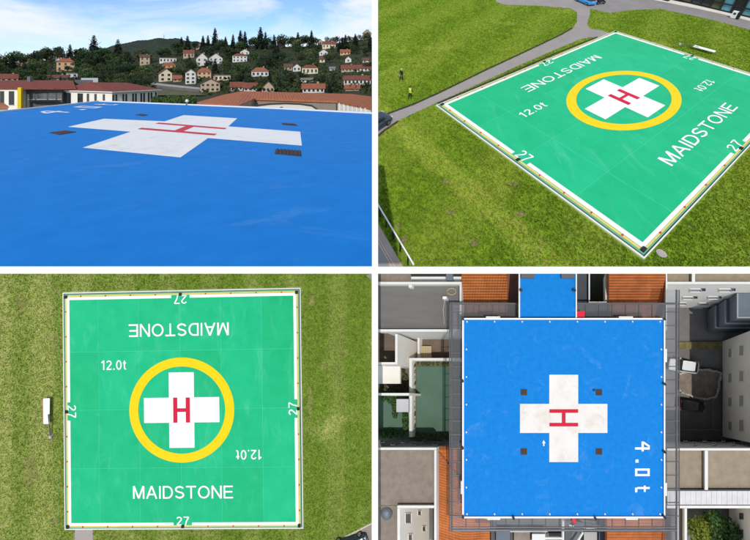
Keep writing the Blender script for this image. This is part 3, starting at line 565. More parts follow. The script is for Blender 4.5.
house(214, 231, 80.5, 75.5, 74.6, 'cream', 'grey', 'f', 'low flat cream house on the middle slope', 4)
house(230.5, 243, 91, 86, 82.3, 'white', 'red', 'e', 'left half of the long low white red-roofed pair', 3)
house(243.5, 257, 91.5, 87, 83, 'white', 'red', 'e', 'right half of the long low white red-roofed pair', 3)
house(261.5, 274.5, 93, 87, 81, 'beige', 'dark', 'g', 'dark roofed gabled house standing above the tiled wing', 3)
house(277, 285.5, 47.5, 43, 41.2, 'stone', 'brown', 'e', 'stone house on the skyline among dark trees', 2)
house(284, 292.5, 70.5, 66.5, 63.8, 'beige', 'brown', 'e', 'beige brown-roofed house left of the white gable', 2)
house(292.7, 301, 71.5, 66.8, 63.6, 'white', 'brown', 'g', 'white gabled house between two brown-roofed ones', 2)
house(301.5, 318.5, 74, 68, 64.5, 'cream', 'red', 'h', 'wide cream house with hipped red roof right of the white gable', 4)
house(317.5, 323, 42, 38.7, 36, 'beige', 'red', 'g', 'little beige gable near the top of the right skyline', 1)
house(322, 336, 48.5, 44, 41, 'cream', 'red', 'e', 'cream house with red roof high on the right', 4)
house(319, 328, 55.5, 52, 49.3, 'white', 'brown', 'g', 'small white gable below the high cream house', 2)
house(319.5, 325, 62.5, 58.8, 56.5, 'cream', 'brown', 'e', 'narrow cream house low under the small white gable', 1)
house(340, 350.5, 55, 51.8, 49.3, 'peach', 'orange', 'e', 'peach house with orange roof on the upper right', 3)
house(345, 351.5, 62.5, 58.8, 56.2, 'white', 'brown', 'g', 'small white gable under the upper right peach house', 1)
house(362.5, 371.5, 62.5, 60, 57.6, 'white', 'brown', 'e', 'white house by the right edge below the skyline house', 2)
house(341, 356, 72, 68.5, 65, 'beige', 'red', 'e', 'left part of the upper red-roofed terrace', 4)
house(356.5, 371.5, 71.5, 68, 64.8, 'white', 'red', 'e', 'right part of the upper red-roofed terrace', 4)
house(343, 371.5, 85, 79.5, 75.8, 'white', 'red', 'e', 'long white terrace with red roof at the right edge', 7)
house(302, 325, 93, 88, 84, 'white', 'orange', 'e', 'white house with orange roof above the tiled wing', 5)
house(345, 359.5, 91, 88, 85, 'stone', 'orange', 'e', 'low orange roofed house under the long white terrace', 3)
house(329.5, 335, 70.5, 68.3, 66.8, 'white', 'grey', 'e', 'tiny white house left of the upper terrace', 1)
house(301, 313.5, 82.5, 79.5, 78, 'white', 'grey', 'e', 'low white house half way down below the wide cream one', 3)
house(362.5, 371.5, 39.5, 33, 29.5, 'stone', 'brown', 'g', 'stone gabled house on top of the right skyline', 2, 2)

# --- trees: the tall ones that stand out, then the wooded slope
SKYC = [(94, 34, 62, 'tallest dark conifer left of the far ridge'), (70, 43.5, 63, 'pointed conifer just right above the peach house'), (12, 52.5, 68, 'dark conifer near the left edge of the view'), (4, 55, 68, 'dark conifer at the very left edge'), (118, 38.4, 62, 'tall conifer standing before the far ridge'), (181.5, 36.3, 52, 'conifer at the right end of the far ridge'), (187.5, 35, 52, 'conifer just right of the far ridge end'), (215, 27, 50, 'tall spire conifer above the twin chalet'), (203, 35, 50, 'short conifer left of the spire conifer'), (208, 34.5, 50, 'conifer touching the left of the spire conifer'), (225.5, 36, 49, 'low conifer right of the spire conifer'), (233, 33.5, 49, 'conifer left of the twin conifers'), (240.5, 29.5, 49, 'left one of the tall twin conifers'), (245, 30.5, 49, 'right one of the tall twin conifers'), (260.5, 26, 49, 'tallest conifer on the middle of the skyline'), (265.5, 31, 49, 'conifer leaning to the right of the tallest skyline one'), (274, 34, 49, 'short conifer left of the skyline stone house'), (311.5, 29.5, 48, 'conifer on the skyline above the white gables'), (298, 31.5, 48, 'conifer in the dark skyline group at right centre')]
for i, (x, t, b, lb) in enumerate(SKYC):
    p = hill_at(x, b); add_tree('conifer_tree', p, (b - t) * p.y / F, ('c', i % 4, 0), lb, 'conifers on the skyline', 1.0)
SKYB = [(30, 52, 66), (38, 49, 66), (46, 45.5, 63), (52, 47.5, 62), (60, 49, 62), (80, 46, 62), (88, 47, 63), (101, 47, 63), (107, 52, 64), (126, 50, 62), (195, 40, 50), (221, 38, 50), (251, 38, 49), (256, 35, 49), (269, 36, 49), (281, 33, 49), (288, 36, 49), (293, 35, 49), (303, 33, 49), (307, 34, 48), (316, 36, 47), (329, 36, 46), (336, 35, 46), (343, 36, 45), (349, 35, 44), (355, 35, 43), (361, 34, 42), (367, 31, 41), (175, 44, 53), (168, 48, 56), (160, 50, 58), (20, 54, 67)]
WOODG = 'trees of the wooded hillside'
nt = 0
ORD = 'first second third fourth fifth sixth seventh eighth ninth tenth eleventh twelfth thirteenth fourteenth fifteenth sixteenth seventeenth eighteenth nineteenth twentieth'.split()
ORD += ['twenty-' + w for w in ORD[:9]] + ['thirtieth', 'thirty-first', 'thirty-second', 'thirty-third']
for i, (x, t, b) in enumerate(sorted(SKYB)):
    p = hill_at(x, b); add_tree('broadleaf_tree', p, (b - t) * p.y / F, ('b', i % 5, i % 2), 'dark round-crowned tree on the wooded skyline, %s from the left' % ORD[i], 'round trees on the skyline', 1.15); nt += 1
def blocked(x0, x1, top, base):
    for hx0, hx1, ht, hb in HOUSES:
        if base > hb - .3 and x0 < hx1 - .5 and x1 > hx0 + .5 and top < hb - (hb - ht) * .5: return True
    return False
tries = 0; ni = 0
while ni < 300 and tries < 9000:
    tries += 1; x = random.uniform(-15, 384); b = random.uniform(crest(x) + 2, 93.5)
    if 150 < x < 200 and b > 82: continue
    hp = random.uniform(7.5, 17.5) * (1.0 if x < 150 else .9); wp = hp * .36
    if blocked(x - wp, x + wp, b - hp, b): continue
    p = hill_at(x, b); c = random.random(); frac = (b - crest(x)) / (94 - crest(x))
    part = ('high up' if frac < .33 else 'half way up' if frac < .66 else 'low down'); third = ('left end', 'left half', 'right half', 'right end')[max(0, min(3, int(x // 94)))]; size = 'tall' if hp > 10.5 else 'small'
    if c < .12: add_tree('conifer_tree', p, hp * 1.15 * p.y / F, ('c', ni % 4, 0), '%s dark conifer %s the %s of the wooded slope' % (size, part, third), 'hillside conifers')
    else:
        kk = 0 if c < .48 else 1 if c < .82 else 2
        add_tree('broadleaf_tree', p, hp * p.y / F, ('b', ni % 5, kk), '%s %s green round tree %s the %s of the wooded slope' % (size, ('dark', 'mid', 'light')[kk], part, third), WOODG, random.uniform(1.0, 1.35))
    ni += 1
# undergrowth between them
bs = []; cen = 0
while cen < 1700:
    px, t = random.uniform(-30, 395), random.uniform(0.02, 1); y = YB0 + t * (YC0 - YB0); x = (px - CX) / F * y; row = 97 + (crest(px) - 97) * t ** .85; cen += 1
    if 150 < px < 200 and row > 83: continue
    if any(a - .8 < px < b + .8 and hb - .5 < row < hb + 2.6 for a, b, ht, hb in HOUSES): continue
    R = random.uniform(1.0, 2.9); z = hill_z(x, y); k = int(9 * R)
    for _ in range(k):
        a, e = random.uniform(0, 6.283), random.uniform(-.1, 1.5); bs.append((x + R * math.cos(a) * math.cos(e), y + R * math.sin(a) * math.cos(e), z + R * .9 * math.sin(e)))
bs = np.array(bs); n = len(bs); d = RNG.normal(size=(n, 3)); d /= np.linalg.norm(d, axis=1)[:, None]; u = np.cross(d, RNG.normal(size=(n, 3))); u /= np.linalg.norm(u, axis=1)[:, None]; v = np.cross(d, u); s = RNG.uniform(.3, .8, n)[:, None]
tag(np_obj('undergrowth', np.stack([bs - u * s, bs + v * s * .7, bs + u * s, bs - v * s * .7], 1).reshape(-1, 3), np.arange(4 * n).reshape(-1, 4), M('undergrowth_leaves', (0.026, 0.044, 0.014), .9, .5, .08, 0, col2=(0.060, 0.085, 0.022))), 'bushes and undergrowth covering the hillside between houses', 'undergrowth', kind='stuff')
# road, lawn and hedge below the cream house
def ribbon(name, pts, w, mat, dz=.25, **k):
    m = MB(); P = [hill_at(x, r) for x, r in pts]
    for a, b in zip(P, P[1:]):
        n_ = V((0, 0, 1)); m.prism([a + n_ * dz, b + n_ * dz, b + n_ * (dz + .9) + V((0, w, 0)), a + n_ * (dz + .9) + V((0, w, 0))], [a - n_, b - n_, b - n_ + V((0, w, 0)), a - n_ + V((0, w, 0))])
    return m.build(name, mat)
tag(ribbon('road', [(146, 85.5), (160, 87.6), (176, 89.6), (199, 92.4)], 5, M('pale_road', (0.33, 0.31, 0.29), .9, .1, .4, .1), .35), kind='structure')
tag(ribbon('roadside_wall', [(146, 87.2), (160, 89.2), (176, 91.2), (199, 93.6)], .5, M('dark_wall_stone', (0.13, 0.11, 0.10), .9, .2, .6, .3), .5), 'low dark stone wall below the pale hillside road', 'wall')
lw = [hill_at(155, 96.5), hill_at(205, 96.5), hill_at(200, 91.5), hill_at(150, 90)]
tag(mesh_obj('lawn', [p + V((0, 0, .35)) for p in lw], [(0, 1, 2, 3)], M('rough_meadow', (0.10, 0.10, 0.045), .95, .3, .3, .4)), kind='structure')
hg = [(155 + 38 * k / 26, 103.5, 3.5) for k in range(27)]; cs = []
for x, r, s in hg:
    y = 74; cs.append(((x - CX) / F * y, y + random.uniform(-.5, .5), ZC - (100.5 - CY) / F * y + random.uniform(-.25, .25), .75, .8, .95))
q, f_ = leaf_cloud(5200, cs, .16); hth = thing('hedge', V((cs[13][0], 74, ZC - 7.5)), 'trimmed green hedge beyond the blue deck right of the white building', 'hedge')
np_obj('foliage', q, f_, M('hedge_leaves', (0.055, 0.10, 0.022), .8, .35, .8, 0), hth)
for k in range(0, 27, 3): MB().tube((cs[k][0], 74, ZC - 8.6), (cs[k][0], 74, ZC - 5.2), .06, .04, 5).build('stem', BARK, hth)

# --- buildings just beyond the blue deck
def facade_window(th, a, b, u0, u1, z0, z1, mat=GLASS, frame=None):       # window on the wall a-b, u along the wall in metres
    d = (b - a); d.z = 0; d.normalize(); nrm = V((d.y, -d.x, 0)); c = a + d * ((u0 + u1) / 2); c.z = (z0 + z1) / 2
    m = MB(); m.box(c + nrm * .02, (u1 - u0, .1, z1 - z0), 0, (d, nrm, V((0, 0, 1)))); w = m.build('window', mat, th)
    m = MB(); m.box(c + nrm * .05, (.07, .08, z1 - z0), 0, (d, nrm, V((0, 0, 1)))); m.build('mullion', frame or GREYP, w)
    m = MB(); cc = c.copy(); cc.z = z0 - .05; m.box(cc + nrm * .08, (u1 - u0 + .15, .22, .1), 0, (d, nrm, V((0, 0, 1)))); m.build('sill', PARA, w)
def pz(row, y): return ZC - (row - CY) / F * y
bw = thing('white_building', V((-62, 84, ZC - 9)), 'white one storey building with tall windows and hipped dark red roof', 'building')
A, B, C_ = at(62.5, 90.5, 88), at(112, 91.3, 80), at(157.5, 90.0, 92); zt, zb = pz(91, 84), ZC - 9.2
Dk = A + (C_ - B); q = [A.copy(), B.copy(), C_.copy(), Dk.copy()]
for p in q: p.z = zt
m = MB(); m.prism(q, [V((p.x, p.y, zb)) for p in q]); m.build('wall', CREAM, bw)
cen = sum(q, V()) / 4; e = [p + (p - cen).normalized() * .9 + V((0, 0, .05)) for p in q]; r1 = (A + B) / 2 * .45 + cen * .55; r2 = (C_ + Dk) / 2 * .45 + cen * .55
r1 = at(88, 82.3, 92); r2 = at(128, 82.8, 97); m = MB(); m.add(e + [r1, r2], [(0, 1, 4), (1, 2, 5, 4), (2, 3, 5), (3, 0, 4, 5), (3, 2, 1, 0)]); rf = m.build('roof', TILEH, bw)
m = MB()
for i in range(4): a, b = e[i], e[(i + 1) % 4]; d = (b - a).normalized(); m.box((a + b) / 2 - V((0, 0, .12)), ((b - a).length, .14, .22), 0, (d, V((-d.y, d.x, 0)), V((0, 0, 1))))
m.build('gutter', PARA, rf)
def on_wall(a, b, px):                  # metres along a-b where the bearing px meets the wall
    s = (px - CX) / F; d = b - a; t = (s * a.y - a.x) / (d.x - s * d.y); return t * math.hypot(d.x, d.y)
for x0, x1 in ((65.8, 71), (77.8, 83), (87, 89.2), (94.6, 96.8), (103, 105)): facade_window(bw, A, B, on_wall(A, B, x0), on_wall(A, B, x1), pz(105, 84), pz(93.6, 84))
for c in (113.2, 116.2, 123.2, 126.2, 133, 135.8, 141.2, 144, 148.6, 151.4, 155.8): facade_window(bw, B, C_, on_wall(B, C_, c - .75), on_wall(B, C_, c + .75), pz(104, 86), pz(93.4, 86))
bl = thing('long_building', V((-80, 88, ZC - 9)), 'long building with red roof, yellow fin and dark grey middle section', 'building')
A2, B2 = at(-40, 88, 84), at(17.5, 88, 84); C2, D2 = at(21, 88, 86), at(62, 89, 88)
def wallblock(th, a, b, rt, yy, depth, mat, nm='wall'):
    a, b = a.copy(), b.copy(); zt = pz(rt, yy); d = (b - a); d.z = 0; d.normalize(); k = V((-d.y, d.x, 0)) * depth; t = [V((p.x, p.y, zt)) for p in (a, b, b + k, a + k)]
    m = MB(); m.prism(t, [V((p.x, p.y, ZC - 9.2)) for p in t]); return m.build(nm, mat, th)
wallblock(bl, A2, B2, 88, 84, 9, CREAM); wallblock(bl, at(17.6, 88, 83.4), at(21, 88, 83.4), 87.6, 83.4, .5, YFIN, 'yellow_fin'); wallblock(bl, at(21.2, 88, 86), at(62.3, 88, 86.5), 88, 86, 8, GREYP, 'grey_wall')
for x0, x1 in ((-12, -7), (0.2, 4.2), (9, 14.3)): facade_window(bl, A2, B2, on_wall(A2, B2, x0), on_wall(A2, B2, x1), pz(105, 84), pz(91.2, 84))
a_, b_ = at(21.2, 88, 86), at(62.3, 88, 86.5)
for x0, x1 in ((29, 35), (37.5, 47), (49.5, 56), (58.3, 61.8)): facade_window(bl, a_, b_, on_wall(a_, b_, x0), on_wall(a_, b_, x1), pz(99.3, 86), pz(93.2, 86), M('pale_curtained_glass', (0.11, 0.11, 0.115), .2, .5, .4, 0, spec=.5))
m = MB(); m.prism([at(29, 99.8, 84.4), at(57, 99.8, 84.4), at(57, 99.8, 86), at(29, 99.8, 86)], [at(29, 101.4, 84.4), at(57, 101.4, 84.4), at(57, 101.4, 86), at(29, 101.4, 86)]); m.build('balcony', DARK, bl)
rq = [at(-45, 88.0, 83.7), at(19, 88.0, 83.7), at(76, 88.2, 85.5), at(73, 80.4, 99), at(18, 80.2, 97), at(-45, 80.2, 97)]; m = MB(); m.prism(rq, [p - V((0, 0, .35)) for p in rq]); rf = m.build('roof', TILEH, bl)
m = MB(); m.box(at(30, 79.6, 95), (.8, .8, 1.6)); m.build('chimney', GALV, rf)
gb = tag(MB().prism([at(74.5, 80.5, 98), at(93, 80.5, 98), at(93, 80, 106), at(74.5, 80, 106)], [at(74.5, 87.5, 98), at(93, 87.5, 98), at(93, 87.5, 106), at(74.5, 87.5, 106)]).build('plant_room', GREYP), 'dark grey flat topped box between the two red roofs', 'building')
tag(MB().prism([at(81, 78.4, 108), at(98, 78.4, 108), at(98, 78, 114), at(81, 78, 114)], [at(81, 84, 108), at(98, 84, 108), at(98, 84, 114), at(81, 84, 114)]).build('flat_roofed_hut', WM['grey']), 'pale grey flat hut behind the dark grey box', 'building')
ob = thing('garage', at(2, 106, 60), 'small orange tiled roof at the left edge beside the blue deck', 'building')
rq = [at(-20, 108, 58), at(9, 106.6, 58), at(4, 103, 63), at(-20, 102.6, 63)]; m = MB(); m.prism(rq, [p - V((0, 0, .25)) for p in rq]); m.build('roof', TILEO, ob); m = MB(); m.prism([at(-20, 108.4, 58.6), at(8, 107.4, 58.6), at(4, 105, 62.6), at(-20, 105, 62.6)], [at(-20, 118, 58.6), at(8, 118, 58.6), at(4, 118, 62.6), at(-20, 118, 62.6)]); m.build('wall', WALLW, ob)
# tiled wing on the right
tw = thing('tiled_wing', at(290, 108, 60), 'low building wing with broad orange tiled roof and recessed pale front', 'building')
def roofpoly(q, th, mat, t=.3): m = MB(); m.prism(q, [p - V((0, 0, t)) for p in q]); return m.build('roof', mat, th)
Ly, Ry = 56, 66
roofpoly([at(197, 102.3, 54), at(238, 105.8, 46), at(255, 98.4, 60), at(243, 91.2, 72), at(224, 94.6, 66)], tw, TILEO)
roofpoly([at(255, 98.4, 60), at(337, 101.2, 60), at(352, 94, 72), at(243, 91.2, 72)], tw, TILEO)
roofpoly([at(337, 101.2, 60), at(371.4, 108, 48), at(371.4, 96.6, 66), at(352, 94, 72)], tw, TILEO)
RECESS_SHADE = M('recess_wall_shade', (0.26, 0.22, 0.18), .9, .1, .5, .1)  # wall under the eaves, its shadow put into the dark brownish colour
def wallp(q, mat, nm='wall', th=tw, k=.3): m = MB(); m.prism(q, [p + V((0, k, 0)) for p in q]); return m.build(nm, mat, th)
wallp([at(239, 106.2, 46.4), at(254.5, 99.2, 60.2), at(254.5, 112, 60.2), at(239, 114, 46.4)], RECESS_SHADE); wallp([at(255, 99.2, 60.3), at(336, 102, 60.3), at(336, 114, 60.3), at(255, 114, 60.3)], RECESS_SHADE)
wallp([at(337.5, 102.2, 60.2), at(371, 108.8, 48.3), at(371, 118, 48.3), at(337.5, 114, 60.2)], BEIGE); wallp([at(199, 103, 54.2), at(238, 106.6, 46.2), at(238, 114, 46.2), at(199, 112, 54.2)], GREYP)
for k in range(7):
    x = 339.5 + k * 4.3; y = 60 - (x - 337.5) / 33.5 * 11.9; t = (x - 337.5) / 33.5; m = MB(); m.tube(at(x, 102.6 + 6.6 * t, y - .35), at(x, 115, y - .35), .14, n=8); m.build('column', PARA, tw)
cr_ = thing('curved_canopy', at(285, 110, 52), 'long pale low vaulted canopy in front of the tiled wing', 'canopy'); pts_t = [(251, 108.3), (258, 105.6), (270, 104.2), (285, 103.6), (300, 104.2), (312, 106), (319, 110.8)]
m = MB(); m.prism([at(x, y, 50) for x, y in pts_t] + [at(319, 116, 50), at(251, 112, 50)], [at(x, y - .4, 57) for x, y in pts_t] + [at(319, 115, 57), at(251, 111, 57)]); m.build('shell', M('canopy_cream', (0.62, 0.58, 0.50), .8, .05, .4, .05), cr_)
m = MB()
for (x0, y0), (x1, y1) in zip(pts_t, pts_t[1:]): m.tube(at(x0, y0 - .2, 49.9), at(x1, y1 - .2, 49.9), .11, n=6)
m.build('dark_rim', EDGEW, cr_)
bn = thing('roof_vent', at(281.5, 108.4, 49.6), 'small dark vent standing on the pale vaulted canopy', 'vent'); m = MB(); m.tube(at(281.5, 109.4, 49.2), at(281.5, 107.3, 49.2), .18, .14, 8); m.build('pipe', DARK, bn); m = MB(); m.tube(at(281.5, 107.5, 49.2), at(281.5, 106.9, 49.2), .28, .05, 8); m.build('cowl', DARK, bn)
bt = thing('deck_beacon', PU(187, 104.6), 'tiny pale beacon on the far edge of the blue deck', 'lamp'); c = PU(187, 105.2); m = MB(); m.tube(c, c + V((0, 0, .25)), .09, .07, 8); m.build('stem', GALV, bt); m = MB(); m.tube(c + V((0, 0, .25)), c + V((0, 0, .42)), .13, .08, 8); m.build('lens', LAMP, bt)

# ================================================================== UPPER RIGHT: green pad on a sloping lawn
NR = V((-0.01197, -0.49538, 0.86860)); PR = Plane(NR, V((0, 0, ZC)) - NR.normalized() * 22.485)
HR_ = [[15.668247, 1.779761, 623.429594], [-2.066963, -1.675778, 97.89235], [0.015497, 0.013825, 1.0]]
mr_ = lambda u, v: hom_map(HR_, u, v)
_ed = (PR(*mr_(-14.25, -14.25)) - PR(*mr_(-14.25, 14.25))).normalized(); _pp = PR.n.cross(_ed); BAND = (_pp, _pp.dot(PR(480, 200)), 1.7, 0.7)
GR = grass_mat('lawn_grass_upper', (0.225, 0.36, 0.020), (0.40, 0.38, 0.075), (0.125, 0.20, 0.012), (0.75, -0.6, -0.2), 1.25, 0.32, 0.10, None, BAND)
LEFT = 377.2
lawn_px = [(LEFT, 268.5), (LEFT, -45), (1000, -45), (1000, 268.5)]
m = MB(); nx_, ny_ = 40, 40
gv = [PR(LEFT + (1000 - LEFT) * i / nx_, 268.5 + (-45 - 268.5) * j / ny_) for j in range(ny_ + 1) for i in range(nx_ + 1)]
tag(mesh_obj('lawn', gv, [(j * (nx_ + 1) + i, j * (nx_ + 1) + i + 1, (j + 1) * (nx_ + 1) + i + 1, (j + 1) * (nx_ + 1) + i) for j in range(ny_) for i in range(nx_)], GR), kind='structure')
PATH1 = [(LEFT, 119), (392, 113.2), (413, 105.6), (437, 95), (485, 71.6), (530, 50.5), (560, 36.2), (572, 29.5), (577, 22), (577, 12.5), (570, 8.5), (540, 6), (505, 5), (497, 2.5), (492, -4), (560, -8), (590, 9), (590, 14), (587, 24), (590, 29), (600, 30.5), (612, 33.8), (611, 36), (600, 38.2), (590, 37.4), (580, 39.5), (556, 49.5), (515, 67.5), (470, 88), (432, 105.2), (415, 113), (398, 121), (384, 130.5), (LEFT, 136)]
PATH2 = [(560, -40), (560, -8), (590, 9), (610, 13.2), (625, 10.8), (660, 9), (690, 15.5), (720, 22), (760, 33), (1000, 95), (1000, 60), (760, 21), (720, 10), (660, -12), (640, -40)]
KERB2 = [(652, 0), (690, 7.5), (720, 14), (752, 22), (820, 40), (820, 36), (752, 18), (720, 10.5), (690, 4.5), (652, -3)]
for nm, pl, h, mt in (('path', PATH1, .03, PATH), ('road', PATH2, .036, M('worn_road', (0.25, 0.225, 0.215), .9, .12, .5, .3, 8)), ('pavement', KERB2, .12, M('pale_pavement', (0.68, 0.63, 0.55), .9, .08, .5, .2))):
    t, b = PR.sheet(pl, -.1, h); tag(MB().prism(t, b).build(nm, mt), kind='structure')
def edging(P, pts, name, label, w=.16, h=.12, mat=EDGEW):
    m = MB()
    for (x0, y0), (x1, y1) in zip(pts, pts[1:]):
        a, b = P(x0, y0), P(x1, y1); d = (b - a).normalized(); s = P.n.cross(d); m.box((a + b) / 2 + P.n * (h / 2 - .05), ((b - a).length + .05, w, h + .1), 0, (d, s, P.n))
    return tag(m.build(name, mat), label, 'edging')
edging(PR, [(LEFT + .5, 118.4), (392, 112.6), (413, 104.8), (437, 94), (485, 70.6), (530, 49.6), (560, 35.4), (572, 28.4)], 'path_edging', 'dark timber edging on the upper side of the lawn path')
edging(PR, [(438, 103.6), (470, 90.2), (515, 71.2), (556, 53.6), (597, 37.4)], 'path_edging', 'dark timber edging strip between path and green pad')
edging(PR, [(LEFT + .6, 136.6), (384, 131.2), (398, 121.8)], 'path_edging', 'dark edging curving below the parked navy car')
NXL = 14                                  # the slope runs on under the blue deck
gv = [PR(LEFT - (LEFT - 60) * i / NXL, 268.5 + (121 - 268.5) * j / 8, -.01) for j in range(9) for i in range(NXL + 1)]
tag(mesh_obj('lawn', gv, [(j * (NXL + 1) + i, (j + 1) * (NXL + 1) + i, (j + 1) * (NXL + 1) + i + 1, j * (NXL + 1) + i + 1) for j in range(8) for i in range(NXL)], GR), kind='structure')
# drain cover
green_pad(PR, mr_, PR(*mr_(0, 0)), 'green landing pad with yellow ring and MAIDSTONE lettering on the sloping lawn')
dc = thing('drain_cover', PR(661, 254), 'small round pale drain cover in the lawn by the near pad corner', 'drain cover'); c = PR(661, 254)
m = MB(); m.tube(c - PR.n * .1, c + PR.n * .10, .30, n=18); m.build('frame', CONC, dc); m = MB(); m.tube(c + PR.n * .10, c + PR.n * .125, .22, n=18); m.build('lid', M('drain_lid', (0.40, 0.33, 0.28), .8, .1, 2, .1), dc)
# white panel with thin pole lying by the far pad edge
def lying_panel(P, a0, a1, b0, b1, half, label, th_h=.5, red=True):
    th = thing('folded_windsock', P(*a0), label, 'windsock'); a, b = P(*a0), P(*a1); d = (b - a).normalized(); s = P.n.cross(d); n_ = P.n
    m = MB(); L = (b - a).length; m.prism([a + d * 0 + s * half + n_ * th_h, a + d * L + s * half * .9 + n_ * th_h, a + d * L - s * half * .9 + n_ * th_h, a - s * half + n_ * th_h], [a + s * half * .8 + n_ * (th_h - .1), a + d * L + s * half * .7 + n_ * (th_h - .1), a + d * L - s * half * .7 + n_ * (th_h - .1), a - s * half * .8 + n_ * (th_h - .1)])
    sl_ = m.build('sleeve', M('white_fabric', (0.85, 0.83, 0.83), .8, .03, 1, .05), th)
    if red: m = MB(); m.prism([a - s * half * 1.0 + n_ * (th_h + .004), b - s * half * .9 + n_ * (th_h + .004), b - s * half * 1.02 + n_ * (th_h - .02), a - s * half * 1.13 + n_ * (th_h - .02)], [p - n_ * .1 for p in (a - s * half * .98 + n_ * th_h, b - s * half * .88 + n_ * th_h, b - s * half * 1.0 + n_ * th_h, a - s * half * 1.1 + n_ * th_h)]); m.build('red_edge', REDM, sl_)
    p, q = P(*b0), P(*b1); m = MB(); m.tube(p + n_ * .2, q + n_ * .55, .07, .05, 8); m.build('pole', GALV, th)
    m = MB(); m.tube(p - n_ * .1, p + n_ * .3, .22, .18, 10); m.build('base', CONC, th); return th
lying_panel(PR, (692.5, 49), (713.5, 54.8), (679.5, 45.3), (697, 50.6), .45, 'white panel with thin pole lying low beside the far edge of the sloped pad', .5, False)
